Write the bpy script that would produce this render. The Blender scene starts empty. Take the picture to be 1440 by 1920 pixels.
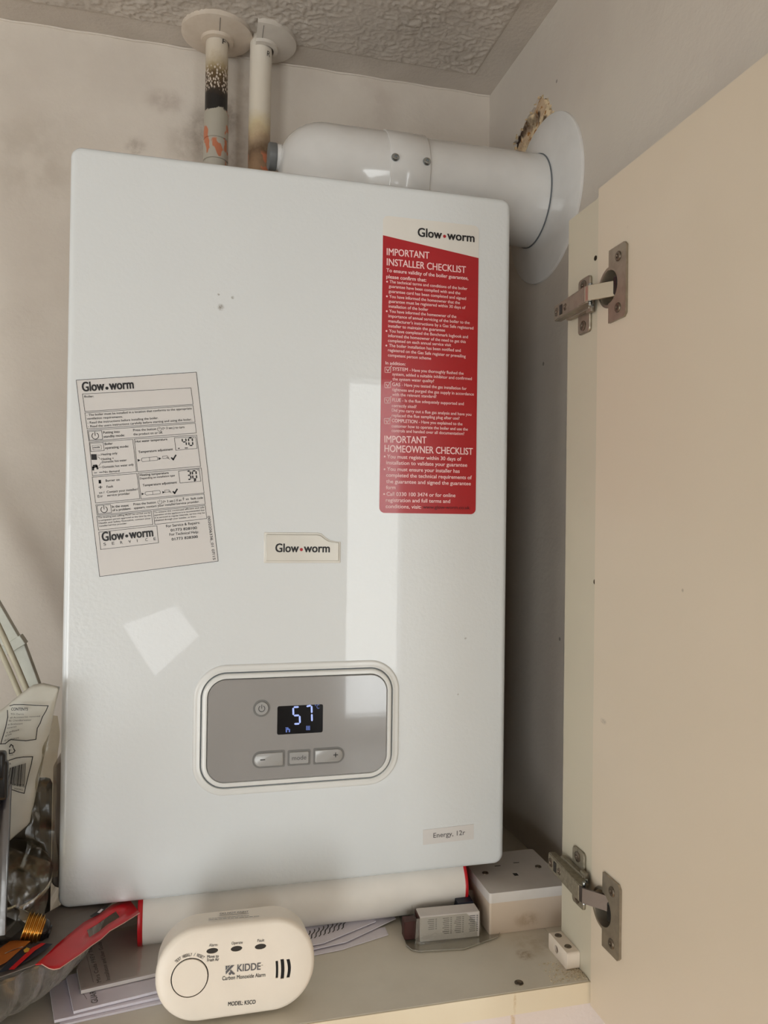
import bpy, bmesh, math, random
import numpy as np
from mathutils import Vector, Matrix, noise as mnoise
random.seed(7)
C = bpy.context.scene.collection
SC = bpy.context.scene

# ------------------------------------------------------------------ camera
_w = np.array([-0.008, -0.2477, 0.0141]); CAM = np.array([.1066, -.722, .3446]); FPX = 1441.0
_th = np.linalg.norm(_w); _k = _w / _th
_K = np.array([[0, -_k[2], _k[1]], [_k[2], 0, -_k[0]], [-_k[1], _k[0], 0]])
RC = (np.eye(3) + np.sin(_th) * _K + (1 - np.cos(_th)) * _K @ _K) @ np.array([[1, 0, 0], [0, 0, -1], [0, 1, 0.]])
cd = bpy.data.cameras.new('camera'); cam = bpy.data.objects.new('camera', cd); C.objects.link(cam)
cd.sensor_width = 36.0; cd.sensor_fit = 'AUTO'; cd.lens = FPX / 1920 * 36.0; cd.clip_start = .02; cd.clip_end = 50
cam.matrix_world = Matrix(((RC[0][0], -RC[1][0], -RC[2][0], CAM[0]), (RC[0][1], -RC[1][1], -RC[2][1], CAM[1]),
                           (RC[0][2], -RC[1][2], -RC[2][2], CAM[2]), (0, 0, 0, 1)))
SC.camera = cam

# ------------------------------------------------------------------ world, daylight, exposure
SC.view_settings.view_transform = 'Standard'; SC.view_settings.look = 'None'
SC.view_settings.gamma = 1.0; SC.view_settings.use_curve_mapping = False
SC.view_settings.exposure = 0.0
SC.cycles.max_bounces = 8; SC.cycles.diffuse_bounces = 5; SC.cycles.transmission_bounces = 8
SC.cycles.transparent_max_bounces = 16; SC.cycles.caustics_reflective = False; SC.cycles.caustics_refractive = False
SC.cycles.sample_clamp_indirect = 4.0
wd = bpy.data.worlds.new('sky'); SC.world = wd; wd.use_nodes = True
bg = wd.node_tree.nodes['Background']; bg.inputs[0].default_value = (.95, .97, 1, 1); bg.inputs[1].default_value = 2.6

def area(name, loc, look, sx, sy, power, col):
    l = bpy.data.lights.new(name, 'AREA'); l.shape = 'RECTANGLE'; l.size = sx; l.size_y = sy; l.energy = power; l.color = col
    o = bpy.data.objects.new(name, l); C.objects.link(o); o.location = loc
    d = (Vector(look) - Vector(loc)).normalized(); o.rotation_euler = d.to_track_quat('-Z', 'Y').to_euler()
    return o
# daylight coming through the three windows of the kitchen behind the camera
area('daylight_front_window', (.86, -2.52, .22), (.86, 0, .22), .26, 1.42, 6.5, (1, .99, .97))
area('daylight_left_window', (-1.92, -1.35, .1), (0, -1.35, -.1), 1.5, 1.1, 11, (1, .985, .96))
area('daylight_glazed_door', (-1.0, -2.52, -.45), (-.5, 0, .0), .8, 1.6, 27, (1, .985, .955))
sl = bpy.data.lights.new('sun', 'SUN'); sl.energy = 4.5; sl.angle = .01; sl.color = (1, .93, .82)
so_ = bpy.data.objects.new('sun', sl); C.objects.link(so_); so_.rotation_euler = Vector((2.0, .85, -.92)).to_track_quat('-Z', 'Y').to_euler()

# ------------------------------------------------------------------ helpers
def ray(px, py): return RC.T @ np.array([(px - 720) / FPX, (py - 960) / FPX, 1.0])
def at(px, py, ax, v):
    d = ray(px, py); i = 'XYZ'.index(ax)
    return Vector(CAM + d * (v - CAM[i]) / d[i])
def atp(px, py, pt, n):
    d = ray(px, py); n = np.array(n); return Vector(CAM + d * (np.dot(np.array(pt) - CAM, n) / np.dot(d, n)))
def lin(c):
    return tuple(((x / 255) / 12.92 if x <= 10.3 else ((x / 255 + .055) / 1.055) ** 2.4) for x in c) + (1,)

class NT:
    def __init__(s, name):
        s.m = bpy.data.materials.new(name); s.m.use_nodes = True; s.t = s.m.node_tree; s.b = s.t.nodes['Principled BSDF']
        s.geo = s.t.nodes.new('ShaderNodeNewGeometry').outputs['Position']
    def n(s, t, **k):
        o = s.t.nodes.new('ShaderNode' + t)
        for a, b in k.items(): setattr(o, a, b)
        return o
    def l(s, a, b): s.t.links.new(a, b)
    def noise(s, scale, detail=3, rough=.5, vec=None, stretch=None):
        o = s.n('TexNoise'); o.inputs['Scale'].default_value = scale; o.inputs['Detail'].default_value = detail; o.inputs['Roughness'].default_value = rough
        v = vec or s.geo
        if stretch:
            m = s.n('VectorMath', operation='MULTIPLY'); s.l(v, m.inputs[0]); m.inputs[1].default_value = stretch; v = m.outputs[0]
        s.l(v, o.inputs['Vector']); return o.outputs['Fac']
    def ramp(s, v, a, b, lo=0, hi=1, smooth=True):
        o = s.n('MapRange'); 
        if smooth: o.interpolation_type = 'SMOOTHSTEP'
        s.l(v, o.inputs[0]); o.inputs[1].default_value = a; o.inputs[2].default_value = b; o.inputs[3].default_value = lo; o.inputs[4].default_value = hi
        return o.outputs[0]
    def math(s, op, a, b=None):
        o = s.n('Math', operation=op)
        for i, x in enumerate((a, b)):
            if x is None: continue
            if isinstance(x, (int, float)): o.inputs[i].default_value = x
            else: s.l(x, o.inputs[i])
        return o.outputs[0]
    def mix(s, f, a, b):
        o = s.n('Mix', data_type='RGBA')
        if isinstance(f, (int, float)): o.inputs[0].default_value = f
        else: s.l(f, o.inputs[0])
        for i, x in ((6, a), (7, b)):
            if isinstance(x, tuple): o.inputs[i].default_value = x
            else: s.l(x, o.inputs[i])
        return o.outputs[2]
    def dist(s, p, scale=(1, 1, 1)):
        a = s.n('VectorMath', operation='SUBTRACT'); s.l(s.geo, a.inputs[0]); a.inputs[1].default_value = p
        b = s.n('VectorMath', operation='MULTIPLY'); s.l(a.outputs[0], b.inputs[0]); b.inputs[1].default_value = scale
        c = s.n('VectorMath', operation='LENGTH'); s.l(b.outputs[0], c.inputs[0]); return c.outputs['Value']
    def spot(s, col, p, r, to, amt=1, nscale=60, scale=(1, 1, 1), soft=.2):
        d = s.dist(p, scale); f = s.ramp(d, r, r * soft, 0, 1)
        nz = s.ramp(s.noise(nscale, 4, .6), .35, .65, .25, 1)
        f = s.math('MULTIPLY', s.math('MULTIPLY', f, nz), amt)
        return s.mix(f, col, to)
    def bump(s, h, strength, dist):
        o = s.n('Bump'); o.inputs['Strength'].default_value = strength; o.inputs['Distance'].default_value = dist
        s.l(h, o.inputs['Height']); s.l(o.outputs[0], s.b.inputs['Normal'])
    def done(s, col=None, rough=.5, metal=0, coat=0, coat_rough=.03, spec=None):
        if col is not None:
            if isinstance(col, tuple): s.b.inputs['Base Color'].default_value = col
            else: s.l(col, s.b.inputs['Base Color'])
        if isinstance(rough, (int, float)): s.b.inputs['Roughness'].default_value = rough
        else: s.l(rough, s.b.inputs['Roughness'])
        s.b.inputs['Metallic'].default_value = metal; s.b.inputs['Coat Weight'].default_value = coat; s.b.inputs['Coat Roughness'].default_value = coat_rough
        if spec is not None: s.b.inputs['Specular IOR Level'].default_value = spec
        return s.m

def plain(name, c, rough=.5, metal=0, var=.06, nscale=40, bump=0, bscale=300, coat=0, spec=None):
    t = NT(name); a = lin(c); b = tuple(x * (1 - var * 2) for x in a[:3]) + (1,)
    col = t.mix(t.ramp(t.noise(nscale, 4), .35, .7), a, b)
    if bump: t.bump(t.noise(bscale, 3), bump, .001)
    return t.done(col, rough, metal, coat, spec=spec)

def thin_clear(name, tint=(1, 1, 1), alpha=.75, rough=.12, nscale=90, haze=(200, 198, 190), hz=.15):
    t = NT(name); tr = t.n('BsdfTransparent'); tr.inputs[0].default_value = lin(tint) if max(tint) > 1 else tint + (1,)
    t.done(lin(haze), rough); t.b.inputs['Specular IOR Level'].default_value = .8
    gl = t.n('BsdfGlossy'); gl.inputs['Roughness'].default_value = rough; gl.inputs[0].default_value = (.9, .9, .9, 1)
    nz = t.noise(nscale, 4, .6); bp = t.n('Bump'); bp.inputs['Strength'].default_value = .6; bp.inputs['Distance'].default_value = .002
    t.l(nz, bp.inputs['Height']); t.l(bp.outputs[0], gl.inputs['Normal']); t.l(bp.outputs[0], t.b.inputs['Normal'])
    m1 = t.n('MixShader'); m1.inputs[0].default_value = hz / max(1e-3, 1 - alpha + hz); t.l(gl.outputs[0], m1.inputs[1]); t.l(t.b.outputs[0], m1.inputs[2])
    m2 = t.n('MixShader'); m2.inputs[0].default_value = alpha; t.l(m1.outputs[0], m2.inputs[1]); t.l(tr.outputs[0], m2.inputs[2])
    t.l(m2.outputs[0], t.t.nodes['Material Output'].inputs[0]); return t.m

def WM(o):
    M = o.matrix_basis.copy()
    while o.parent: o = o.parent; M = o.matrix_basis @ M
    return M
def thing(name, label, cat, loc=(0, 0, 0), rot=(0, 0, 0), group=None):
    o = bpy.data.objects.new(name, None); C.objects.link(o); o.location = loc; o.rotation_euler = rot; o.empty_display_size = .02
    o['label'] = label; o['category'] = cat
    if group: o['group'] = group
    return o
def part(name, bm, m, parent=None, label=None, smooth=None, local=False, weld=False):
    bm.normal_update()
    if weld: bmesh.ops.remove_doubles(bm, verts=bm.verts, dist=1e-6)
    bmesh.ops.recalc_face_normals(bm, faces=bm.faces)
    if parent is not None and not local: bm.transform(WM(parent).inverted())
    me = bpy.data.meshes.new(name); bm.to_mesh(me); bm.free()
    me.materials.append(m)
    if smooth is not None:
        me.polygons.foreach_set('use_smooth', [True] * len(me.polygons))
        if smooth < 180: me.set_sharp_from_angle(angle=math.radians(smooth))
    o = bpy.data.objects.new(name, me); C.objects.link(o)
    if parent is not None: o.parent = parent
    if label: o['label'] = label
    return o
def tagt(o, label, cat, group=None):
    o['label'] = label; o['category'] = cat
    if group: o['group'] = group
    return o
def struct(name, bm, m, parent=None, smooth=None):
    o = part(name, bm, m, parent, smooth=smooth)
    if parent is None: o['kind'] = 'structure'
    return o
B = bmesh.new
def FR(y0): return lambda a, b, d: (a, y0 - d, b)
def SD(x0): return lambda a, b, d: (x0 - d, a, b)
def TP(z0): return lambda a, b, d: (a, b, z0 + d)
def box(bm, x0, x1, y0, y1, z0, z1, bev=0, seg=2, M=None):
    v = [bm.verts.new((x, y, z)) for x in (x0, x1) for y in (y0, y1) for z in (z0, z1)]
    fs = [bm.faces.new([v[i] for i in f]) for f in ((0, 1, 3, 2), (4, 6, 7, 5), (0, 4, 5, 1), (2, 3, 7, 6), (0, 2, 6, 4), (1, 5, 7, 3))]
    if bev:
        es = list({e for f in fs for e in f.edges}); r = bmesh.ops.bevel(bm, geom=es, offset=bev, segments=seg, affect='EDGES', profile=.5)
        v = list({x for f in r['faces'] for x in f.verts} | {x for x in v if x.is_valid})
    if M is not None: bmesh.ops.transform(bm, matrix=M, verts=[x for x in v if x.is_valid])
    return v
def rr(x0, x1, z0, z1, r, n=6):
    """rounded rectangle outline, counter-clockwise; r one radius or four (bl, br, tr, tl)"""
    rs = (r,) * 4 if isinstance(r, (int, float)) else r
    out = []
    for (cx, cz, sx, sz, a0), q in zip(((x0, z0, 1, 1, 180), (x1, z0, -1, 1, 270), (x1, z1, -1, -1, 0), (x0, z1, 1, -1, 90)), rs):
        for i in range(n + 1):
            a = math.radians(a0 + 90 * i / n); out.append((cx + sx * q + q * math.cos(a), cz + sz * q + q * math.sin(a)))
    return out
def circ(cx, cz, r, n=24, a0=0, a1=360):
    return [(cx + r * math.cos(math.radians(a0 + (a1 - a0) * i / n)), cz + r * math.sin(math.radians(a0 + (a1 - a0) * i / n))) for i in range(n)]
def prism(bm, pts, fr, d0, d1):
    a = [bm.verts.new(fr(x, z, d0)) for x, z in pts]; b = [bm.verts.new(fr(x, z, d1)) for x, z in pts]
    n = len(pts); bm.faces.new(a[::-1]); bm.faces.new(b)
    for i in range(n): bm.faces.new((a[i], a[(i + 1) % n], b[(i + 1) % n], b[i]))
def loft(bm, loops, fr=None, cap0=True, cap1=True, closed=True):
    """loops: lists of 3-D points (or (pts2d, depth) with fr)"""
    L = []
    for lp in loops:
        if fr: pts, d = lp; L.append([bm.verts.new(fr(x, z, d)) for x, z in pts])
        else: L.append([bm.verts.new(p) for p in lp])
    n = len(L[0])
    for A, Bq in zip(L, L[1:]):
        for i in range(n if closed else n - 1): bm.faces.new((A[i], A[(i + 1) % n], Bq[(i + 1) % n], Bq[i]))
    if cap0: bm.faces.new(L[0][::-1])
    if cap1: bm.faces.new(L[-1])
def loft_rr(bm, rect, r, prof, fr, cap0=True, cap1=True, n=8):
    x0, x1, z0, z1 = rect
    loft(bm, [(rr(x0 + i, x1 - i, z0 + i, z1 - i, max(r - i, .0004), n), d) for i, d in prof], fr, cap0, cap1)
def inside(x, z, lp):
    c = False
    for (x1, z1), (x2, z2) in zip(lp, lp[1:] + lp[:1]):
        if (z1 > z) != (z2 > z) and x < (x2 - x1) * (z - z1) / (z2 - z1) + x1: c = not c
    return c
def fill_holes(t, outer, hs):
    from mathutils.geometry import delaunay_2d_cdt
    vs, es = [], []
    for lp in [outer] + hs:
        b = len(vs); vs += [Vector(p) for p in lp]; es += [(b + i, b + (i + 1) % len(lp)) for i in range(len(lp))]
    co, _, fs, _, _, _ = delaunay_2d_cdt(vs, es, [], 0, 1e-7)
    V = [t.verts.new((p.x, p.y, 0)) for p in co]
    for f in fs:
        cx = sum(co[i].x for i in f) / len(f); cz = sum(co[i].y for i in f) / len(f)
        if inside(cx, cz, outer) and not any(inside(cx, cz, h) for h in hs): t.faces.new([V[i] for i in f])
    t.verts.index_update()
def holes(bm, outer, hs, fr, d0, d1):
    t = bmesh.new(); fill_holes(t, outer, hs)
    for d in (d0, d1):
        m = [bm.verts.new(fr(v.co.x, v.co.y, d)) for v in t.verts]
        for f in t.faces: bm.faces.new([m[v.index] for v in f.verts])
    t.free()
    for lp in [outer] + hs:
        n = len(lp)
        a = [bm.verts.new(fr(x, z, d0)) for x, z in lp]; b = [bm.verts.new(fr(x, z, d1)) for x, z in lp]
        for i in range(n): bm.faces.new((a[i], a[(i + 1) % n], b[(i + 1) % n], b[i]))
    bmesh.ops.remove_doubles(bm, verts=bm.verts, dist=1e-7)
def basis(d):
    d = Vector(d).normalized(); u = d.orthogonal().normalized(); return u, d.cross(u)
def lathe(bm, prof, p0, d, n=32, cap0=False, cap1=False, mod=None):
    """prof: (radius, distance along d)"""
    p0 = Vector(p0); d = Vector(d).normalized(); u, v = basis(d)
    loft(bm, [[p0 + d * h + (u * math.cos(2 * math.pi * i / n) + v * math.sin(2 * math.pi * i / n)) * (r * (mod(i, h) if mod else 1)) for i in range(n)] for r, h in prof], None, cap0, cap1)
def tube(bm, pts, r, n=10, caps=True):
    pts = [Vector(p) for p in pts]; rs = r if isinstance(r, (list, tuple)) else [r] * len(pts)
    loops = []; u = None
    for i, p in enumerate(pts):
        d = (pts[min(i + 1, len(pts) - 1)] - pts[max(i - 1, 0)]).normalized()
        u = (u - d * u.dot(d)).normalized() if u else d.orthogonal().normalized()
        v = d.cross(u); loops.append([p + (u * math.cos(2 * math.pi * k / n) + v * math.sin(2 * math.pi * k / n)) * rs[i] for k in range(n)])
    loft(bm, loops, None, caps, caps)
def ribbon(bm, pts, w, n, lift=0):
    """flat line of width w through pts on a surface with normal n"""
    n = Vector(n); pts = [Vector(p) + n * lift for p in pts]
    for a, b in zip(pts, pts[1:]):
        d = (b - a).normalized(); s = n.cross(d) * w / 2; e = d * w / 2
        bm.faces.new([bm.verts.new(x) for x in (a - e - s, b + e - s, b + e + s, a - e + s)])
def disc(bm, c, r, n, k=12, lift=0):
    u, v = basis(n); c = Vector(c) + Vector(n) * lift
    bm.faces.new([bm.verts.new(c + (u * math.cos(6.2832 * i / k) + v * math.sin(6.2832 * i / k)) * r) for i in range(k)])
_fc = bpy.data.curves.new('font_curve', 'FONT'); _fc.resolution_u = 3; _fo = bpy.data.objects.new('font_tmp', _fc); C.objects.link(_fo)
_cache = {}
def glyphs(s, bold):
    if (s, bold) not in _cache:
        _fc.body = s; _fc.offset = bold; bpy.context.view_layer.update()
        me = bpy.data.meshes.new_from_object(_fo.evaluated_get(bpy.context.evaluated_depsgraph_get()))
        vs = [v.co.copy() for v in me.vertices]; fs = [tuple(p.vertices) for p in me.polygons]; bpy.data.meshes.remove(me)
        _cache[(s, bold)] = (vs, fs)
    return _cache[(s, bold)]
_H = max(v.y for v in glyphs('H', 0)[0])
def text(bm, s, P0, P1, cap, n, bold=0.0, lift=.0004, skew=0):
    P0, P1, n = Vector(P0), Vector(P1), Vector(n); vs, fs = glyphs(s, 0)
    if not vs: return
    x0 = min(v.x for v in vs); x1 = max(v.x for v in vs); u = (P1 - P0); L = u.length; u.normalize(); w = n.cross(u)
    sx = L / (x1 - x0); sy = cap / _H
    b = bold * sy * 1.1; L = L - 2 * b if L > 4 * b else L; sx = L / (x1 - x0)
    for k, (ox, oz) in enumerate(((0, 0),) if bold <= .003 else ((-b, -b * .5), (b, b * .5), (-b, b * .5), (b, -b * .5))):
        m = [bm.verts.new(P0 + u * ((v.x - x0) * sx + skew * v.y * sy + ox + max(b, 0)) + w * (v.y * sy + oz) + n * (lift + k * 2e-6)) for v in vs]
        for f in fs:
            try: bm.faces.new([m[i] for i in f])
            except ValueError: pass
def grid_sheet(fn, nu, nv):
    bm = bmesh.new(); g = [[bm.verts.new(fn(i / nu, j / nv)) for j in range(nv + 1)] for i in range(nu + 1)]
    for i in range(nu):
        for j in range(nv): bm.faces.new((g[i][j], g[i + 1][j], g[i + 1][j + 1], g[i][j + 1]))
    return bm
def solid(o, t):
    m = o.modifiers.new('thickness', 'SOLIDIFY'); m.thickness = t; m.offset = 0; return o
NF = (0, -1, 0)

# ------------------------------------------------------------------ key measures (metres; boiler cover's lower left front corner is the origin)
XR, YB, ZC = .5164, .31, .9563          # right wall, back wall, ceiling
XD = .4536                              # inner face of door and side panel
ZS, YS = -.058, -.1105                  # shelf top and its front edge

# ------------------------------------------------------------------ materials
def wall_mat(name, a, b, spots=(), specks=True, bumpst=.25):
    t = NT(name); col = t.mix(t.ramp(t.noise(6, 5, .6), .3, .7), lin(a), lin(b))
    for p, r, to, amt, ns, sc in spots: col = t.spot(col, p, r, lin(to), amt, ns, sc)
    if specks:
        v = t.n('TexVoronoi'); v.inputs['Scale'].default_value = 16; t.l(t.geo, v.inputs['Vector'])
        f = t.ramp(v.outputs['Distance'], .045, .03); g = t.ramp(t.noise(9, 2), .55, .6)
        col = t.mix(t.math('MULTIPLY', t.math('MULTIPLY', f, g), .7), col, lin((92, 84, 74)))
    h = t.math('ADD', t.noise(35, 4, .6), t.math('MULTIPLY', t.noise(220, 3, .6), .35)); t.bump(h, bumpst, .003)
    return t.done(col, .62)
P_ = lambda x, y, v=YB: tuple(at(x, y, 'Y', v))
m_back = wall_mat('back_wall_paint', (218, 209, 198), (207, 197, 186), [
    (P_(310, 190), .035, (140, 120, 108), 0.40, 45, (1, 1, 1.6)), (P_(345, 275), .05, (150, 134, 116), 0.34, 50, (1.6, 1, 1)),
    (P_(255, 275), .018, (120, 100, 80), 0.40, 120, (1, 1, 1)), (P_(430, 270), .045, (130, 108, 90), 0.45, 60, (1.3, 1, .7)),
    (P_(465, 150), .05, (170, 155, 140), 0.48, 40, (2, 1, .5)), (P_(60, 300), .09, (182, 170, 156), 0.56, 20, (1, 1, 1)),
    (P_(430, 215), .02, (120, 105, 90), 0.48, 80, (1, 1, .6)), (P_(380, 250), .03, (128, 112, 96), 0.56, 60, (1, 1, .6)),
    (P_(700, 190), .05, (178, 162, 150), 0.40, 20, (1, 1, .6))])
m_right = wall_mat('right_wall_paint', (206, 198, 187), (199, 190, 180))
m_room = wall_mat('kitchen_wall_paint', (206, 200, 190), (200, 193, 183), specks=False)
m_low = wall_mat('lower_wall_paint', (232, 222, 218), (226, 214, 208), [
    (tuple(at(962, 1912, 'Y', YS + .006)), .009, (205, 176, 130), .9, 250, (3, 1, .3))], specks=False)
t = NT('artex_ceiling_paint'); t.bump(t.noise(160, 4, .6), .4, .002)
m_ceil = t.done(t.mix(t.ramp(t.noise(12, 4), .3, .7), lin((202, 193, 183)), lin((190, 181, 171))), .6)
t = NT('gloss_white_enamel')
col = t.mix(t.ramp(t.noise(3, 2), .3, .7), lin((219, 223, 225)), lin((216, 220, 222)))
for x, y, r in ((414, 576, .004), (436, 558, .002), (873, 1197, .0016), (410, 552, .0015), (859, 1302, .0012)):
    col = t.spot(col, P_(x, y, 0), r, lin((120, 112, 98)), .9, 700)
t.bump(t.math('ADD', t.noise(260, 2, .5), t.math('MULTIPLY', t.noise(18, 1), 1.2)), .075, .004)
m_enamel = t.done(col, .32, 0, .55, .02)
m_flue = plain('white_flue_paint', (222, 221, 219), .16, var=.02, bump=.02, bscale=30, coat=.6)
m_casing = plain('grey_steel_casing', (128, 116, 106), .5, var=.05)
m_grey = plain('silver_grey_fascia', (150, 148, 147), .14, .0, var=.01, coat=.9)
m_key = plain('silver_grey_key', (158, 157, 155), .3, .1, var=.01)
m_keyrim = plain('dark_key_gap', (112, 111, 109), .4, var=.02)
m_bezel = plain('white_plastic_trim', (222, 223, 221), .3, var=.01, coat=.3)
m_groove = plain('groove_shade_and_seal', (104, 110, 114), .5)  # bluish grey paints the shadow in the panel trim; also colours the flue seal
m_disp = plain('black_display_glass', (7, 8, 14), .12, var=0)
t = NT('lit_segments'); t.done((.0, .0, .0, 1), .5); t.b.inputs['Emission Color'].default_value = lin((178, 196, 255)); t.b.inputs['Emission Strength'].default_value = .95; m_seg = t.m
t = NT('dim_segments'); t.done((.0, .0, .0, 1), .5); t.b.inputs['Emission Color'].default_value = lin((120, 145, 225)); t.b.inputs['Emission Strength'].default_value = .6; m_segdim = t.m
m_black = plain('black_print', (24, 23, 26), .5, var=0)
m_gprint = plain('grey_print', (92, 90, 92), .5, var=0)
m_labelp = plain('clear_label_film', (214, 211, 209), .3, var=.01, coat=.5)
m_red = plain('red_gloss_print', (168, 6, 24), .28, var=.02, coat=.35)
m_redw = plain('sticker_white_print', (240, 205, 205), .4, var=0)
m_redb = plain('dark_red_print', (84, 10, 20), .5, var=0)
m_stw = plain('sticker_white_paper', (222, 219, 213), .3, var=.01, coat=.3)
m_reddot = plain('red_dot_print', (170, 24, 34), .4, var=0)
m_badge = plain('pearl_badge_plastic', (214, 211, 203), .28, .1, var=.02, coat=.5)
m_cab = None
t = NT('cream_laminate'); col = t.mix(t.ramp(t.noise(4, 4), .3, .7), lin((210, 197, 178)), lin((205, 192, 172)))
v = t.n('TexVoronoi'); v.inputs['Scale'].default_value = 22; t.l(t.geo, v.inputs['Vector'])
col = t.mix(t.math('MULTIPLY', t.math('MULTIPLY', t.ramp(v.outputs['Distance'], .05, .03), t.ramp(t.noise(11, 2), .58, .62)), .5), col, lin((120, 104, 84)))
col = t.spot(col, tuple(at(1135, 1352, 'X', XD)), .007, lin((150, 140, 125)), .8, 500, (1, 1, 2))
t.bump(t.noise(400, 2), .04, .001); m_cab = t.done(col, .42)
m_cab2 = plain('greenish_cream_laminate', (196, 188, 168), .42, var=.03, nscale=8)
t = NT('shelf_laminate'); col = t.mix(t.ramp(t.noise(8, 5, .6), .3, .7), lin((220, 214, 200)), lin((208, 202, 188)))
col = t.spot(col, tuple(at(985, 1790, 'Z', ZS)), .012, lin((150, 128, 100)), .8, 260, (1, 1, 1))
col = t.spot(col, tuple(at(1090, 1815, 'Z', ZS)), .03, lin((172, 150, 118)), .9, 500, (1, 1, 1))
col = t.spot(col, tuple(at(1000, 1770, 'Z', ZS)), .03, lin((176, 160, 130)), .5, 90)
t.bump(t.noise(300, 3), .08, .001); m_shelf = t.done(col, .4)
t = NT('cream_edging'); col = t.mix(t.ramp(t.noise(10, 4), .3, .7), lin((232, 221, 197)), lin((226, 213, 188)))
col = t.spot(col, tuple(at(965, 1880, 'Y', YS)), .006, lin((196, 170, 124)), .8, 400, (3, 1, .5)); m_edge = t.done(col, .45)
m_steel = plain('nickel_plated_steel', (168, 158, 142), .42, .85, var=.08, nscale=120)
m_dust = plain('dusty_nickel', (150, 142, 124), .55, .6, var=.12, nscale=300, bump=.3, bscale=700)
m_dark = plain('dark_recess', (38, 34, 30), .5)
m_screw = plain('brown_screw_head', (118, 106, 92), .35, .8, var=.15, nscale=400)
m_zinc = plain('zinc_screw', (176, 182, 184), .22, .95, var=.08, nscale=200)
m_plast = plain('white_moulded_plastic', (232, 218, 202), .4, var=.03)
m_sockt = plain('socket_plastic', (222, 216, 210), .3, var=.03)
t = NT('socket_box_plastic'); col = t.mix(t.ramp(t.noise(14, 4), .3, .7), lin((226, 210, 194)), lin((212, 194, 174)))
col = t.spot(col, tuple(at(990, 1725, 'Y', -.0215)), .02, lin((176, 152, 124)), .8, 120, (1, 1, 2)); m_sockb = t.done(col, .4)
m_alarm = plain('ivory_alarm_plastic', (238, 228, 214), .38, var=.015, bump=.04, bscale=900)
m_tube = plain('white_card_tube', (236, 232, 226), .45, var=.02)
m_redcap = plain('red_tube_rim', (196, 20, 32), .35)
m_paper = plain('white_paper', (232, 228, 238), .6, var=.02)
m_paper2 = plain('grey_white_paper', (214, 208, 204), .5, var=.03)
m_navy = plain('navy_print', (24, 30, 48), .5)
m_blueprint = plain('pale_blue_print', (170, 178, 205), .5)
m_redcard = plain('red_card', (206, 10, 28), .35, var=.04, coat=.3)
m_cardedge = plain('pale_card_edge', (226, 180, 165), .6)
m_orange = plain('orange_card_print', (186, 104, 40), .4, var=.15)
m_brass = plain('brass', (206, 158, 84), .22, 1.0, var=.05)
m_chrome = plain('silvered_glass', (104, 99, 90), .16, .9, var=.2, nscale=60)
m_bagw = plain('white_poly_bag', (202, 200, 190), .32, var=.04, bump=.25, bscale=45)
m_trunk = plain('painted_trunking', (205, 206, 194), .45, var=.08)
m_cable = plain('cream_cable', (196, 190, 168), .5)
m_pvc = plain('black_plastic', (14, 13, 14), .25, var=0)
m_clear = thin_clear('clear_plastic', (240, 240, 236), .68, .14, 60, (225, 220, 208), .14)
m_bag = thin_clear('crumpled_clear_bag', (214, 208, 192), .84, .25, 50, (120, 112, 94), .35)
m_tub = thin_clear('smoky_clear_plastic', (128, 122, 134), .55, .3, 20, (92, 88, 100), .5)
t = NT('cut_glass'); t.done((.97, .97, .97, 1), .02); t.b.inputs['Transmission Weight'].default_value = 1; t.b.inputs['IOR'].default_value = 1.46
tr = t.n('BsdfTransparent'); mx = t.n('MixShader'); mx.inputs[0].default_value = .38; t.l(t.b.outputs[0], mx.inputs[1]); t.l(tr.outputs[0], mx.inputs[2]); t.l(mx.outputs[0], t.t.nodes['Material Output'].inputs[0]); m_glass = t.m
t = NT('thin_lamp_glass'); t.done((.95, .92, .9, 1), .02); t.b.inputs['Transmission Weight'].default_value = 1; t.b.inputs['IOR'].default_value = 1.15; m_bulb = t.m
m_sky_pane = thin_clear('window_glass', (250, 252, 252), .93, .02, 5, (230, 230, 230), .02)
m_worktop = plain('grey_worktop', (150, 146, 140), .35)
m_floor = plain('beige_floor', (170, 156, 138), .5)

# ------------------------------------------------------------------ room
XL, XFAR, YFRONT, ZF, YRET = -1.8, 1.9, -2.4, -1.4, -.75
bm = B(); box(bm, XL, XR + .1, YB, YB + .1, ZF, ZC + .1); struct('wall_back', bm, m_back)
# right wall with the hole knocked through beside the flue
hole_px = [(966, 279), (962, 268), (975, 248), (986, 224), (998, 206), (1008, 184), (1018, 180), (1030, 190), (1036, 208), (1046, 222), (1049, 236), (1046, 300), (1010, 330), (985, 300)]
hp = [at(x, y, 'X', XR) for x, y in hole_px]
hole2 = []
for i in range(len(hp)):
    a, b = hp[i], hp[(i + 1) % len(hp)]
    for k in range(4):
        q = a.lerp(b, k / 4); j = .0016 if k else 0
        hole2.append((q.y + random.uniform(-j, j), q.z + random.uniform(-j, j)))
bm = B(); holes(bm, [(YRET, ZF), (YB, ZF), (YB, ZC), (YRET, ZC)], [hole2], SD(XR), 0, -.12)
wr = struct('wall_right', bm, m_right)
t = NT('broken_plaster'); z = t.noise(60, 4, .6)
col = t.mix(t.ramp(z, .44, .54), lin((196, 170, 140)), lin((226, 204, 168)))
col = t.mix(t.ramp(t.noise(120, 3), .56, .62), col, lin((160, 112, 60)))
for x, y, r in ((1012, 221, .010), (1002, 226, .011), (992, 234, .012), (983, 246, .010), (975, 258, .009), (970, 270, .008), (1025, 228, .009), (1033, 236, .007)):
    col = t.spot(col, tuple(at(x, y, 'X', XR + .004)), r, lin((50, 28, 14)), 1.0, 28, soft=.6)
t.bump(z, .8, .004); m_plaster = t.done(col, .9)
cy, cz = sum(p.y for p in hp) / len(hp), sum(p.z for p in hp) / len(hp)
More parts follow.
